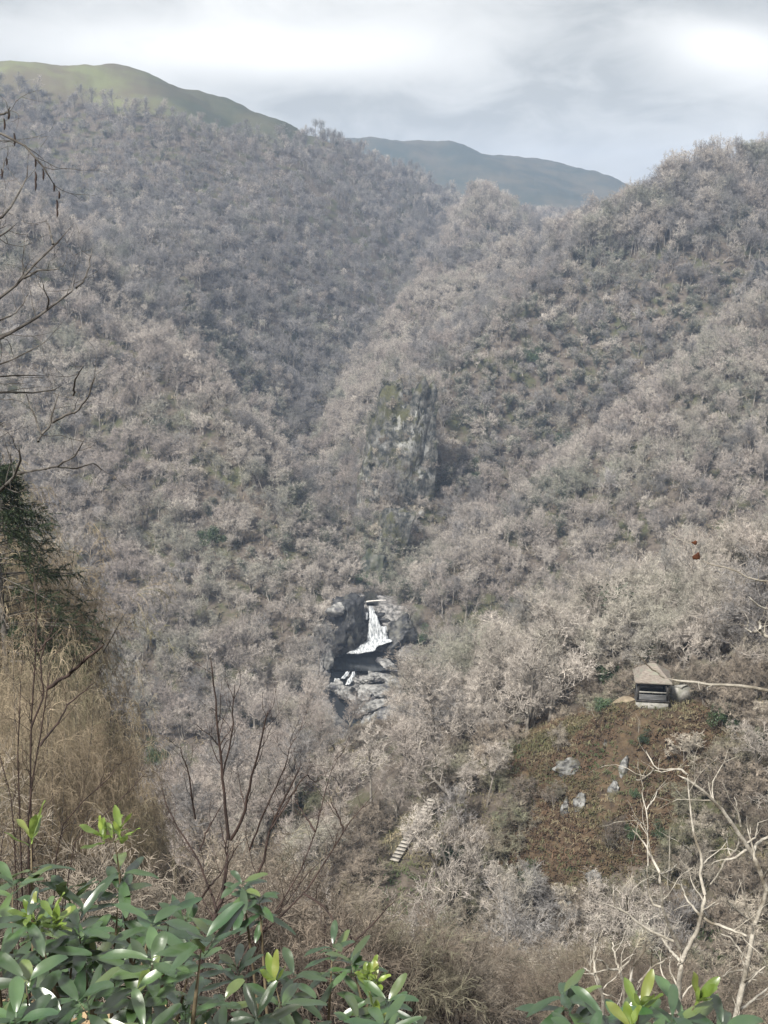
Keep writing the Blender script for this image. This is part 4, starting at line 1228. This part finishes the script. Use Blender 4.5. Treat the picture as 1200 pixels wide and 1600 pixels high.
near_tree('bare_tree', 'pale lichened bare tree with upright forked limbs right of the brown slope', 'tree', b2, [
    (7.0, 5.0, [f2] + Z1((570, 1400), (590, 1250))),
    (5.0, 3.6, Z1((590, 1250), (620, 1180), (670, 1090), (700, 980), (715, 880))),
    (3.6, 1.3, Z1((715, 880), (690, 760), (703, 690), (665, 590), (640, 440), (628, 300), (620, 210))),
    (3.6, 2.0, Z1((585, 1255), (530, 1200), (470, 1110))),
    (3.6, 3.0, Z1((575, 1180), (520, 1060), (480, 960), (465, 760))),
    (3.0, 1.2, Z1((465, 760), (410, 660), (385, 600), (310, 515))),
    (2.4, 1.0, Z1((468, 770), (530, 745), (560, 710))),
    (2.8, 1.2, Z1((470, 950), (425, 940), (400, 840), (395, 720))),
    (3.2, 1.6, Z1((540, 1140), (430, 1090), (330, 1030), (280, 980), (220, 950), (205, 900), (210, 830))),
    (2.0, 1.0, Z1((285, 970), (284, 920), (275, 875))),
    (3.0, 2.6, Z1((690, 1000), (760, 1040), (800, 1050), (890, 1090), (960, 1115))),
    (2.8, 1.3, Z1((690, 1000), (610, 900), (580, 810))),
    (2.6, 1.2, Z1((620, 215), (580, 180), (510, 190), (440, 180), (385, 70))),
    (2.0, 1.0, Z1((435, 188), (380, 235), (330, 250))),
    (2.0, 1.0, Z1((640, 640), (600, 610), (565, 580))),
    (1.8, 0.9, Z1((385, 500), (345, 470), (310, 440))),
    (1.8, 0.9, Z1((400, 720), (395, 430), (380, 380), (362, 300))),
    (1.6, 0.8, Z1((392, 410), (440, 340), (455, 290)))], 14.0, pu2 * 0.85, M_LICHEN, 2, 6, 0.6, twig_r=0.5)
b3, f3 = foot(12.0, 965)
near_tree('bare_tree', 'small pale bare sapling at the bottom left of the pale lichened trees', 'tree', b3, [
    (5.0, 2.6, [f3] + Z1((150, 1600), (150, 1440), (110, 1320))),
    (2.6, 1.2, Z1((110, 1320), (95, 1220), (115, 1160))), (2.0, 1.0, Z1((105, 1330), (70, 1310), (38, 1285))),
    (4.0, 2.4, [f3] + Z1((270, 1560), (262, 1360), (235, 1290))), (2.4, 1.0, Z1((235, 1290), (210, 1200), (205, 1140))),
    (2.4, 1.2, Z1((240, 1300), (190, 1300), (150, 1255), (110, 1235))), (2.4, 1.2, Z1((240, 1300), (300, 1250), (310, 1220))),
    (4.0, 2.2, [f3] + Z1((310, 1560), (298, 1370), (320, 1275))), (2.2, 1.0, Z1((320, 1275), (380, 1190), (388, 1120))),
    (2.4, 1.2, Z1((350, 1370), (420, 1290), (500, 1240))), (2.0, 1.0, Z1((415, 1290), (422, 1210), (416, 1170)))], 12.0, 12.0 / F_PX, M_LICHEN, 3, 6, 0.5, twig_r=0.5)

# dark shrub in the middle of the foreground
Z6 = lambda *p: zoomed(250, 1000, 3.077, p)
b4, f4 = foot(5.0, 300)
R_ = 5.0 / F_PX
dark = [
    (4.6, 3.0, [f4] + Z6((200, 1480), (270, 1330), (310, 1200), (330, 960))),
    (2.6, 0.9, Z6((330, 960), (320, 840), (305, 700), (295, 600), (280, 400), (262, 230), (240, 60))),
    (2.4, 0.8, Z6((340, 960), (400, 850), (440, 660), (490, 480), (525, 320))),
    (1.6, 0.7, Z6((300, 660), (345, 480), (358, 200))),
    (2.6, 0.8, Z6((270, 1350), (390, 1250), (490, 1090), (530, 900), (600, 760), (690, 580))),
    (2.0, 0.7, Z6((270, 1300), (240, 1190), (170, 1030), (60, 870), (0, 690))),
    (1.8, 0.7, Z6((235, 1190), (130, 1330), (50, 1480))),
    (1.6, 0.6, Z6((190, 1010), (250, 870), (300, 790))), (1.5, 0.6, Z6((170, 860), (140, 660), (95, 500))),
    (1.6, 0.6, Z6((430, 1010), (500, 830), (600, 620), (640, 480))),
    (1.5, 0.6, Z6((240, 1180), (300, 1120), (340, 1010))), (1.5, 0.6, Z6((525, 920), (600, 800), (700, 640), (750, 690)))]
near_tree('bare_shrub', 'dark reddish leafless shrub with long upright stems behind the rhododendrons', 'shrub', b4, dark, 5.0, R_ * 1.2, M_NEARDARK, 4, 9, 0.20, twig_r=0.42, depth_var=0.10, up=0.12)
b5, f5 = foot(4.6, 372)
near_tree('bare_shrub', 'dark leafless shrub with long stems leaning right over the middle rhododendrons', 'shrub', b5, [
    (3.0, 0.8, [f5] + Z6((350, 1600), (350, 1540), (540, 1370), (690, 1220), (790, 1080), (880, 910), (1040, 730))),
    (1.5, 0.6, Z6((880, 910), (850, 830), (820, 780))),
    (2.4, 0.7, [f5] + Z6((420, 1500), (590, 1260), (690, 1080), (745, 920), (800, 720), (850, 540))),
    (2.0, 0.7, [f5] + Z6((200, 1560), (100, 1560), (260, 1480), (560, 1340), (760, 1040), (830, 1010))),
    (1.8, 0.7, Z6((690, 1220), (790, 1280), (860, 1390), (1000, 1480))),
    (1.8, 0.7, Z6((880, 1500), (960, 1430), (1040, 1350), (1140, 1240))),
    (1.6, 0.7, [f5] + Z6((640, 1640), (760, 1540), (880, 1500))),
    (1.6, 0.6, Z6((745, 920), (690, 830), (640, 760)))], 4.6, 1.2 * 4.6 / F_PX, M_NEARDARK, 5, 9, 0.18, twig_r=0.42, depth_var=0.10, up=0.10)
Z4 = lambda *p: zoomed(0, 850, 3.2, p)
b6, f6 = foot(6.0, 40)
near_tree('bare_shrub', 'dark leafless shrub with thin upright stems at the left edge', 'shrub', b6, [
    (2.4, 0.8, [f6] + Z4((140, 1360), (180, 1080), (230, 760), (245, 680), (265, 530))),
    (2.2, 0.8, [f6] + Z4((155, 1300), (155, 940), (170, 640), (185, 400), (178, 250), (165, 60))),
    (1.8, 0.7, [f6] + Z4((100, 1330), (85, 1030), (100, 780), (105, 640))),
    (1.8, 0.7, Z4((200, 1010), (300, 880), (340, 800), (480, 690))),
    (3.0, 1.4, Z4((240, 720), (330, 660), (460, 550), (525, 500))), (1.5, 0.6, Z4((190, 540), (240, 480), (290, 430))),
    (1.6, 0.6, [f6] + Z4((60, 1300), (0, 1070), (-60, 900))),
    (1.6, 0.6, [f6] + Z4((300, 1420), (420, 1280), (600, 1120), (610, 1080))),
    (1.5, 0.6, [f6] + Z4((380, 1450), (560, 1330), (700, 1180), (770, 1100))),
    (1.6, 0.6, Z4((155, 920), (220, 760), (200, 560), (300, 350)))], 6.0, 1.2 * 6.0 / F_PX, M_NEARDARK, 6, 9, 0.22, twig_r=0.42, up=0.12)

# tree beyond the left edge: its branches reach into view
b7 = (-3.6, 7.2, float(height(np.array([-3.6]), np.array([7.2]))[0]))
tp = lambda v_: (to_px(-3.6, 7.2, float(P(0, v_, 7.2).z))[0].item(), v_)
bu, bv = (float(q) for q in to_px(b7[0], b7[1], b7[2] - 0.1))
Z2 = lambda *p: zoomed(0, 150, 4.571, p)
Z3 = lambda *p: zoomed(0, 500, 4.0, p)
lt = near_tree('overhanging_tree', 'grey leafless tree at the upper left whose crooked branches reach into view', 'tree', b7, [
    (26, 6, [(bu, bv), tp(900), tp(600), tp(300), tp(-60), tp(-500)]),
    (6, 1.0, [tp(640)] + Z2((0, 1460), (170, 1300), (300, 1140), (480, 990), (530, 910))),
    (2, 0.7, Z2((175, 1300), (300, 1238), (430, 1242))), (1.8, 0.7, Z2((380, 1060), (350, 940), (330, 880))),
    (6, 1.0, [tp(700)] + Z2((60, 1700), (240, 1600), (350, 1520), (450, 1450), (530, 1380), (550, 1250))),
    (1.8, 0.8, Z2((545, 1370), (600, 1320), (640, 1220), (655, 1080))), (1.6, 0.7, Z2((335, 1520), (350, 1460), (300, 1330))),
    (1.6, 0.7, Z2((0, 1600), (130, 1540), (210, 1400))),
    (6, 0.9, [tp(240)] + Z2((0, 265), (120, 310), (190, 370), (280, 460), (360, 590), (420, 690))),
    (5, 0.8, [tp(480)] + Z2((0, 880), (50, 845), (90, 750), (165, 660), (195, 560), (200, 460))),
    (3, 0.8, [tp(330)] + Z2((-20, 620), (40, 520), (45, 430), (30, 410))),
    (2, 0.7, [tp(300)] + Z2((0, 315), (110, 325))), (2, 0.7, Z2((0, 130), (60, 120), (70, 75))),
    (4, 0.9, [tp(560)] + Z2((0, 1000), (70, 960), (130, 900))),
    (5, 0.9, [tp(640)] + Z3((0, 105), (150, 35), (220, -5))), (4, 0.8, [tp(690)] + Z3((0, 268), (130, 238), (200, 185), (330, 110))),
    (4, 0.8, [tp(720)] + Z3((0, 352), (130, 338), (320, 350))), (5, 0.9, [tp(760)] + Z3((0, 440), (100, 455), (330, 445), (395, 400))),
    (2.2, 0.8, Z3((240, 760), (260, 715), (190, 530), (145, 430))),
    (2.2, 0.8, Z3((262, 715), (310, 660), (340, 540), (375, 440))), (2.2, 0.8, Z3((330, 640), (400, 600), (480, 575), (550, 490), (600, 350))),
    (1.8, 0.7, Z3((458, 470), (470, 370), (525, 280))),
    (6, 1.6, [tp(1010)] + Z3((-60, 1090), (0, 1065), (90, 980), (130, 870), (110, 740))),
    (2.4, 0.8, Z3((110, 960), (250, 935), (360, 915), (470, 850), (535, 735))),
    (1.8, 0.7, Z3((360, 918), (470, 928), (590, 892), (640, 942))),
    (3, 0.8, [tp(900)] + Z3((-40, 740), (0, 660), (60, 625)))], 7.2, 7.2 / F_PX, M_GREYDARK, 7, 5, 0.34, twig_r=0.4, depth_var=0.12, sub=2)
rng = np.random.default_rng(71)
for (a, b) in Z2((250, 440), (252, 540), (250, 590), (305, 520), (383, 620), (420, 680), (405, 740), (60, 100), (28, 160), (44, 440), (100, 265), (10, 520), (405, 800)):
    q = Pn(a, b, 7.2) - np.array(b7); L = rng.uniform(0.045, 0.08)
    pts_ = np.stack([q + np.array([0.003 * math.sin(k), 0, -L * k / 4]) for k in range(5)])[None]
    MB().add(*_x(tubes(pts_, np.array([[0.003, 0.005, 0.006, 0.005, 0.003]]), 6))).build('catkin', M_NEARDARK, lt, True)

# tree beyond the right edge: two bare boughs, one with a dead leaf
b8 = (2.45, 6.2, float(height(np.array([2.45]), np.array([6.2]))[0]))
tq = lambda v_: (float(to_px(b8[0], b8[1], float(P(1300, v_, 6.2).z))[0]), v_)
bu, bv = (float(q) for q in to_px(b8[0], b8[1], b8[2] - 0.1))
Z5 = lambda *p: zoomed(1000, 820, 5.335, p)
rt = near_tree('overhanging_tree', 'pale barked tree past the right edge, its long level bough crossing the shelter', 'tree', b8, [
    (24, 6, [(bu, bv), tq(1300), tq(1000), tq(700), tq(200), tq(-500)]), (5, 1, [tq(420), (tq(420)[0] + 60, 250), (tq(420)[0] + 40, 60)]), (5, 1, [tq(150), (tq(150)[0] + 20, -60), (tq(150)[0] + 80, -260)]),
    (3.8, 1.8, [tq(1130)] + Z5((1067, 1385), (890, 1340), (780, 1338), (590, 1332), (450, 1318), (350, 1300), (205, 1275))),
    (1.8, 0.8, Z5((205, 1275), (110, 1205), (50, 1150), (0, 1100), (-60, 1030))),
    (2.6, 1.0, [tq(930)] + Z5((1067, 472), (960, 468), (860, 420), (750, 360), (600, 332), (500, 285))),
    (1.0, 0.6, Z5((500, 285), (455, 260), (430, 180), (415, 110))),
    (3, 1.2, [tq(985)] + Z5((1067, 700), (1000, 680), (900, 590))),
    (3.4, 2.6, [tq(1010)] + Z5((1060, 940), (1015, 890), (990, 880), (930, 893))), (2.4, 1.6, Z5((1000, 880), (1000, 800))),
    (1.6, 0.8, Z5((925, 893), (890, 870), (900, 800)))], 6.2, 6.2 / F_PX, M_LICHEN, 8, 1, 0.16, twig_r=0.4, depth_var=0.05, sub=1)
M_DEAD = simple_mat('dead_leaf', (0.05, 0.018, 0.010), (0.10, 0.04, 0.02), 30)
for (a, b, s_) in ((467, 262, 0.028), (452, 148, 0.016)):
    q = Pn(*Z5((a, b))[0], 6.2) - np.array(b8)
    V, F = rock_mesh(int(a), (s_, s_ * 0.5, s_ * 0.8), 3, 9, 0.15); new_mesh('dead_leaf', V + q, F, M_DEAD, False, rt)


# ------------------------------------------------------------------ conifer and brown thicket on the near left bank
M_NEEDLE = simple_mat('conifer_needles', (0.012, 0.022, 0.012), (0.045, 0.065, 0.030), 3.0, 0.7, 0.3)
rng = np.random.default_rng(12)
Yc = 33.0
top = Pn(-14, 715, Yc)
cb = np.array([top[0], Yc, float(height(np.array([top[0]]), np.array([Yc]))[0])])
con = empty('conifer', cb, 0, 'dark green conifer with drooping branches among brown twigs at the left edge', 'tree')
Hc = top[2] - cb[2]
mb = MB(); tz = np.linspace(-0.3, Hc, 9)
mb.add(*_x(tubes(np.stack([np.zeros(9), np.zeros(9), tz], 1)[None], np.linspace(0.16, 0.015, 9)[None], 8)))
mb.build('trunk', M_GREYDARK, con, True)
nb = 110
t_ = rng.uniform(0.25, 1, nb) ** 0.8
zb = Hc * t_
a = rng.uniform(0, 6.283, nb); a[:52] = rng.uniform(-1.0, 0.9, 52)
Lb = np.minimum(0.25 + 0.62 * (Hc - zb), 2.6) * rng.uniform(0.6, 1.1, nb)
d = np.stack([np.cos(a), np.sin(a), np.full(nb, 0.12)], 1)
Pb, Rb = grow(rng, np.stack([np.zeros(nb), np.zeros(nb), zb], 1), unit(d), Lb, np.full(nb, 0.022), 7, 0.06, -0.06, 0.3)
mb = MB(); mb.add(*_x(tubes(Pb, Rb, 4))); bo = mb.build('branches', M_GREYDARK, con)
c = children(rng, Pb, Rb, np.full(nb, 0.55), 12, 0.15, 0.5, 1.1, 1.0, 0.5, -0.25)
Pc, Rc = grow(rng, c[0], c[1], c[2], np.full(len(c[3]), 0.006), 4, 0.1, -0.12, 0.5)
nn = len(Pc); per = 34
k = np.repeat(np.arange(nn), per); tt = rng.uniform(0, 1, nn * per) * 3
i0 = np.minimum(tt.astype(int), 2); fr = (tt - i0)[:, None]
p0 = Pc[k, i0] * (1 - fr) + Pc[k, i0 + 1] * fr
T = unit(Pc[k, i0 + 1] - Pc[k, i0]); S = unit(rng.normal(0, 1, p0.shape))
dn = unit(T * 0.7 + S); l = rng.uniform(0.06, 0.13, (nn * per, 1)); wv = unit(np.cross(dn, S + 0.01)) * 0.011
V = np.stack([p0 - wv, p0 + wv, p0 + dn * l], 1).reshape(-1, 3)
new_mesh('needles', V, (np.arange(nn * per) * 3)[:, None] + np.array([[0, 1, 2]]), M_NEEDLE, False, con)

M_TAN = twig_mat('tan_twigs', ((0.31, 0.25, 0.17), (0.22, 0.18, 0.13), (0.24, 0.225, 0.145), (0.42, 0.36, 0.26)), 0.5, 0.2, 1.2)
M_BROWN = twig_mat('brown_twigs', ((0.18, 0.15, 0.118), (0.11, 0.09, 0.073), (0.18, 0.17, 0.12), (0.28, 0.245, 0.20)), 0.6, 0.3, 1.6)


def thicket(rng, H, droop, r=0.010, spread=0.32, n0=9):
    st, tw = MB(), MB()
    d = unit(np.stack([rng.normal(0, spread, n0), rng.normal(0, spread, n0), np.ones(n0)], 1))
    P0, R0 = grow(rng, np.stack([rng.normal(0, 0.3, n0), rng.normal(0, 0.3, n0), np.full(n0, -0.3)], 1), d, H * rng.uniform(0.75, 1.1, n0), np.full(n0, 0.024), 8, 0.10, 0.06, 0.25)
    st.add(*_x(tubes(P0, R0, 5)))
    c = children(rng, P0, R0, np.full(n0, min(H, 3.4) * 0.5), 11 if n0 < 10 else 15, 0.2, 0.4, 1.0, 0.8, 0.55, 0.0)
    P1, R1 = grow(rng, c[0], c[1], c[2], c[3], 6, 0.22, 0.03, 0.3, droop)
    tw.add(*_x(tubes(P1, R1, 4)))
    c = children(rng, P1, R1, c[2], 7, 0.1, 0.4, 1.1, 0.55, 0.7, 0.0)
    P2, R2 = grow(rng, c[0], c[1], c[2], np.clip(c[3], r * 0.5, r), 5, 0.25, 0.02, 0.5, droop)
    tw.add(*_x(tubes(P2, R2, 3)))
    c = children(rng, P2, R2, c[2], 5, 0.1, 0.4, 1.1, 0.6, 0.7, 0.0)
    P3, R3 = grow(rng, c[0], c[1], c[2], np.full(len(c[3]), r * 0.5), 4, 0.25, 0.0, 0.5, droop)
    tw.add(*_x(tubes(P3, R3, 3)))
    return st, tw


TH = []
for q, (H, dr, mt) in enumerate(((3.4, 0.75, M_TAN), (3.0, 0.6, M_TAN), (3.8, 0.5, M_TAN), (2.6, 0.05, M_BROWN), (3.0, 0.1, M_BROWN), (2.2, 0.15, M_BROWN))):
    rng = np.random.default_rng(400 + q)
    s_, t_ = thicket(rng, H, dr)
    a, b = s_.build('stems', M_GREYDARK if mt is M_TAN else M_NEARDARK, smooth=True), t_.build('twigs', mt)
    TH.append((a.data, b.data)); bpy.data.objects.remove(a); bpy.data.objects.remove(b)


def plant(meshes, names, loc, rz, s, name, label, cat, group):
    t = empty(name, loc, rz, label, cat, group); t.scale = (s,) * 3
    for nm, me in zip(names, meshes):
        o = bpy.data.objects.new(nm, me); COL.objects.link(o); o.parent = t
    return t


rng = np.random.default_rng(33)
BANK = [(-420, 640), (-100, 850), (60, 950), (150, 1080), (210, 1260), (250, 1440), (480, 1640), (-420, 1640)]
pts_ = []
for y0, y1, st in ((13, 24, 1.6), (24, 52, 1.75)):
    x, y = scatter(rng, -26, 2, y0, y1, st); z = height(x, y); u, v = to_px(x, y, z)
    k = in_poly(u, v, BANK) & (u > -170)
    pts_ += list(np.stack([x, y, z], 1)[k])
print('bank shrubs', len(pts_))
for q in pts_:
    u_, v_ = (float(a) for a in to_px(*q))
    tan = v_ < 1200 + 90 * rng.normal() and u_ < 120
    k = rng.integers(0, 3) if tan else 3 + rng.integers(0, 3)
    plant(TH[k], ('stems', 'twigs'), q, rng.uniform(0, 6.28), rng.uniform(0.75, 1.15) * (1.35 if u_ < 170 and tan else 1), 'thicket_bush',
          'tan leafless bush with drooping twigs on the near left bank' if tan else 'brown leafless bush low on the near left bank', 'bush',
          'tan bushes on the near left bank' if tan else 'brown bushes low on the near left bank')
CT = []
for q in range(3):                                                   # tall curtains of fine drooping twigs
    rng = np.random.default_rng(430 + q)
    s_, t_ = thicket(rng, 4.6, 0.55, 0.006, 0.16, 14)
    a, b = s_.build('stems', M_GREYDARK, smooth=True), t_.build('twigs', M_TAN)
    CT.append((a.data, b.data)); bpy.data.objects.remove(a); bpy.data.objects.remove(b)
for k, (uu, vt_, Yk) in enumerate(((-25, 760, 27), (10, 840, 26), (48, 880, 26), (85, 930, 28), (125, 955, 29), (-20, 960, 21), (30, 990, 22), (75, 1030, 23), (120, 1060, 24), (160, 1080, 26),
                                   (-20, 1100, 18), (40, 1130, 19), (95, 1170, 20), (150, 1190, 21), (60, 800, 30), (25, 720, 31), (100, 880, 31), (0, 680, 31), (45, 700, 30.5), (75, 745, 30), (-10, 640, 31))):
    tp_ = Pn(uu, vt_, Yk); gz = float(height(tp_[:1], tp_[1:2])[0])
    t = plant(CT[k % 3], ('stems', 'twigs'), (tp_[0], tp_[1], gz), k * 2.4, 1.0, 'thicket_bush', 'tall straw brown leafless bush with drooping twigs by the conifer on the left bank', 'bush', 'tall straw brown bushes by the conifer')
    sz = max(0.6, min(1.9, (tp_[2] - gz) / 4.6)); t.scale = (0.62 * sz ** 0.5, 0.62 * sz ** 0.5, sz)
# scrub on the bank straight below the camera
x, y = scatter(rng, -9, 12, 11, 44, 2.7)
z = height(x, y); u, v = to_px(x, y, z); ut, vt = to_px(x, y, z + 2.6)
k = (x > y * -0.16 + 0.2) & (vt < 1640) & (u > 180) & (u < 1300) & ((y > 20) | (u < 700))
print('below', k.sum())
for q in np.stack([x, y, z], 1)[k]:
    plant(TH[3 + rng.integers(0, 3)], ('stems', 'twigs'), q, rng.uniform(0, 6.28), rng.uniform(0.7, 1.1), 'thicket_bush',
          'brown leafless bush on the bank behind the foreground rhododendrons', 'bush', 'brown bushes behind the rhododendrons')
XG = plot(rng, [(-300, 640), (0, 850), (150, 1000), (200, 1200), (240, 1420), (260, 1560), (260, 1700), (-300, 1700)], 7, 50, 0.36)
tufts('undergrowth', XG, rng, 7, 0.5, 0.02, simple_mat('dead_grass', (0.20, 0.14, 0.08), (0.36, 0.27, 0.16), 1.5), 'dead brown grass on the near bank')

# ------------------------------------------------------------------ rhododendrons
def leaf_mat(name, c1, c2, c3, under, rough, trans):
    m, n, out = mat_new(name)
    g = n.n('ShaderNodeNewGeometry'); p = g.outputs['Position']
    c = n.mix(n.ramp(n.noise(p, 5.0, 4), 0.35, 0.65), c1, c2)
    ri = g.outputs['Random Per Island']
    c = n.mix(n.ramp(ri, 0.80, 1.0), c, c3)
    c = n.n('ShaderNodeHueSaturation', None, Value=n.math('ADD', n.math('MULTIPLY', n.math('FRACT', n.math('MULTIPLY', ri, 5.7)), 0.9), 0.55), Color=c).outputs[0]
    c = n.mix(g.outputs['Backfacing'], c, under)
    b = n.n('ShaderNodeBsdfPrincipled', None, Base_Color=c, Roughness=rough, Specular_IOR_Level=0.9, Coat_Weight=0.35, Coat_Roughness=0.33, Coat_IOR=1.6)
    t = n.n('ShaderNodeBsdfTranslucent', None, Color=c)
    mx = n.n('ShaderNodeMixShader', None, i0=trans, i1=b.outputs[0], i2=t.outputs[0])
    n.link(mx.outputs[0], out.inputs[0])
    return m


M_LEAF = leaf_mat('rhododendron_leaf', (0.018, 0.050, 0.016), (0.048, 0.088, 0.028), (0.085, 0.12, 0.028), (0.11, 0.15, 0.045), 0.36, 0.10)
M_YOUNG = leaf_mat('young_rhododendron_leaf', (0.11, 0.18, 0.025), (0.20, 0.28, 0.045), (0.24, 0.26, 0.07), (0.22, 0.30, 0.06), 0.4, 0.30)
M_STEM = simple_mat('rhododendron_stem', (0.07, 0.055, 0.035), (0.16, 0.13, 0.08), 25)


def leaf(mb, base, dirv, upv, L, W, droop, fold=0.25, segs=7):
    dirv = unit(dirv); side = unit(np.cross(dirv, upv)); up_ = np.cross(side, dirv)
    V = []
    for k in range(segs + 1):
        t = k / segs
        w_ = W * 0.5 * math.sin(math.pi * min(1.0, 0.05 + 0.93 * t)) ** 0.62 * (0.72 + 0.4 * t) if t < 1 else W * 0.10
        c = base + dirv * L * (0.10 + 0.90 * t) - np.array([0, 0, 1.0]) * droop * L * t * t
        for s_ in (-1, -0.5, 0, 0.5, 1):
            V.append(c + side * w_ * s_ + up_ * w_ * fold * (abs(s_) ** 1.3) + up_ * 0.002 * math.sin(9 * t + s_))
    V.append(base); V = np.array(V)
    F = [(5 * k + j, 5 * k + j + 1, 5 * k + 6 + j, 5 * k + 5 + j) for k in range(segs) for j in range(4)]
    F.append((len(V) - 1, 1, 3, 3)) if False else None
    mb.add(V, np.array(F))
    # leaf stalk
    mb.add(np.array([base - side * 0.0018, base + side * 0.0018, base + dirv * L * 0.12 + side * 0.0018, base + dirv * L * 0.12 - side * 0.0018]), np.array([[0, 1, 2, 3]]))


def whorl(mb, rng, tip, axis, n_, L, W, elev, droop, spread=0.25):
    axis = unit(axis); ref = unit(np.cross(axis, np.array([0.31, 0.87, 0.11]))); b_ = np.cross(axis, ref)
    off = rng.uniform(0, 6.28)
    for k in range(n_):
        a = off + k * 2.39996 + rng.normal(0, 0.15); e = elev + rng.normal(0, spread)
        rdir = ref * math.cos(a) + b_ * math.sin(a)
        dv = rdir * math.cos(e) + axis * math.sin(e)
        leaf(mb, tip - axis * 0.012 * k * 0.6, dv, axis * math.cos(e) - rdir * math.sin(e), L * rng.uniform(0.7, 1.12), W * rng.uniform(0.8, 1.15), droop + rng.normal(0, 0.12), rng.uniform(0.12, 0.4))


def rhododendron(label, base_uY, tips, seed, extra=40, box=None, group=None):
    rng = np.random.default_rng(seed)
    u0, Y0 = base_uY
    bx, by = float(P(u0, 1600, Y0).x), Y0
    base = np.array([bx, by, float(height(np.array([bx]), np.array([by]))[0])])
    root = empty('rhododendron', base, 0, label, 'shrub', group)
    st, lv = MB(), MB()
    allt = list(tips)
    for k in range(extra):
        allt.append((rng.uniform(box[0], box[1]), rng.uniform(box[2], box[3]), rng.uniform(box[4], box[5]), 'n'))
    young = []
    for (u_, v_, Y_, kd) in allt:
        tip = Pn(u_, v_, Y_)
        lowz = base + np.array([(tip[0] - base[0]) * 0.45 + rng.normal(0, 0.08), (tip[1] - base[1]) * 0.5, 0]); lowz[2] = float(height(lowz[:1], lowz[1:2])[0]) - 0.05
        mid = lowz * 0.35 + tip * 0.65 + np.append(rng.normal(0, 0.05, 2), 0); mid[2] -= 0.05
        Q = resample([lowz, lowz * 0.7 + mid * 0.3 + rng.normal(0, 0.03, 3), mid, tip], 9)
        st.add(*_x(tubes((Q - base)[None], np.linspace(0.009, 0.004, 9)[None], 6)))
        ax = unit(unit(tip - mid) * 0.6 + np.array([rng.normal(0, 0.2), -0.12 + rng.normal(0, 0.2), 0.75]))
        if kd == 'n':
            whorl(lv, rng, tip - base, ax, rng.integers(7, 11), 0.115, 0.030, 0.28, 0.16)
            if rng.random() < 0.6: whorl(lv, rng, tip - base - ax * 0.09, ax, rng.integers(5, 8), 0.12, 0.031, -0.05, 0.28)
        elif kd == 'g':                                              # upright pale green shoot over old leaves
            y = MB(); whorl(y, rng, tip - base, ax, 5, 0.085, 0.026, 0.95, 0.02, 0.2); young.append(y)
            whorl(lv, rng, tip - base - ax * 0.08, ax, 6, 0.13, 0.034, 0.05, 0.22)
        else:                                                        # lime shoot
            y = MB()
            for q in range(3):
                whorl(y, rng, tip - base + np.append(rng.normal(0, 0.018, 2), rng.normal(0, 0.02)), ax + rng.normal(0, 0.2, 3), 6, 0.062, 0.020, 0.75, 0.04, 0.3)
            young.append(y)
            whorl(lv, rng, tip - base - ax * 0.11, ax, 6, 0.13, 0.034, 0.05, 0.22)
    st.build('stems', M_STEM, root, True)
    lv.build('leaves', M_LEAF, root, True)
    for y in young: y.build('young_shoot', M_YOUNG, root, True)
    return root


rhododendron('big dark green rhododendron filling the lower left corner with lime young shoots', (110, 2.9), [
    (48, 1305, 2.7, 'g'), (178, 1300, 2.8, 'y'), (60, 1445, 2.4, 'y'), (132, 1462, 2.6, 'n'), (236, 1440, 2.5, 'n'), (185, 1392, 2.8, 'n'),
    (100, 1385, 2.7, 'n'), (300, 1500, 2.6, 'n'), (20, 1380, 2.6, 'n'), (40, 1530, 2.2, 'n'), (120, 1560, 2.2, 'n'), (210, 1545, 2.3, 'n'), (290, 1575, 2.4, 'n'), (25, 1590, 2.1, 'n'),
    (225, 1600, 2.2, 'n'), (265, 1425, 2.9, 'n')],
    81, 28, (-60, 330, 1420, 1680, 2.2, 3.2))
rhododendron('sparse rhododendron in the bottom middle with pale green shoots', (500, 3.4), [
    (378, 1378, 3.9, 'n'), (405, 1400, 3.9, 'n'), (428, 1530, 3.0, 'g'), (400, 1590, 2.8, 'n'), (520, 1475, 3.5, 'n'), (548, 1500, 3.4, 'n'), (585, 1520, 3.3, 'y'),
    (605, 1560, 3.2, 'n'), (590, 1590, 3.1, 'g'), (460, 1520, 3.3, 'n'), (350, 1560, 2.9, 'n'), (370, 1510, 3.1, 'n'), (560, 1590, 3.1, 'n')],
    82, 9, (340, 640, 1590, 1680, 2.9, 3.4))
rhododendron('low bright green rhododendron at the bottom right edge', (1010, 2.6), [
    (878, 1550, 2.5, 'n'), (1002, 1572, 2.3, 'g'), (1092, 1560, 2.3, 'g'), (945, 1590, 2.3, 'n'), (1050, 1588, 2.3, 'n'), (1130, 1600, 2.3, 'n'), (985, 1605, 2.2, 'g')],
    83, 12, (870, 1180, 1590, 1680, 2.2, 2.7))

# ------------------------------------------------------------------ haze
mh, n, out = mat_new('haze_air')
vol = n.n('ShaderNodeVolumePrincipled', None, Color=(0.54, 0.69, 0.95, 1), Density=HAZE_D, Anisotropy=0.2)
n.link(vol.outputs[0], out.inputs['Volume'])
hb = MB().box((0, 1330, -40), (5200, 2900, 360))
hz = hb.build('haze', mh); tag(hz, kind='stuff')
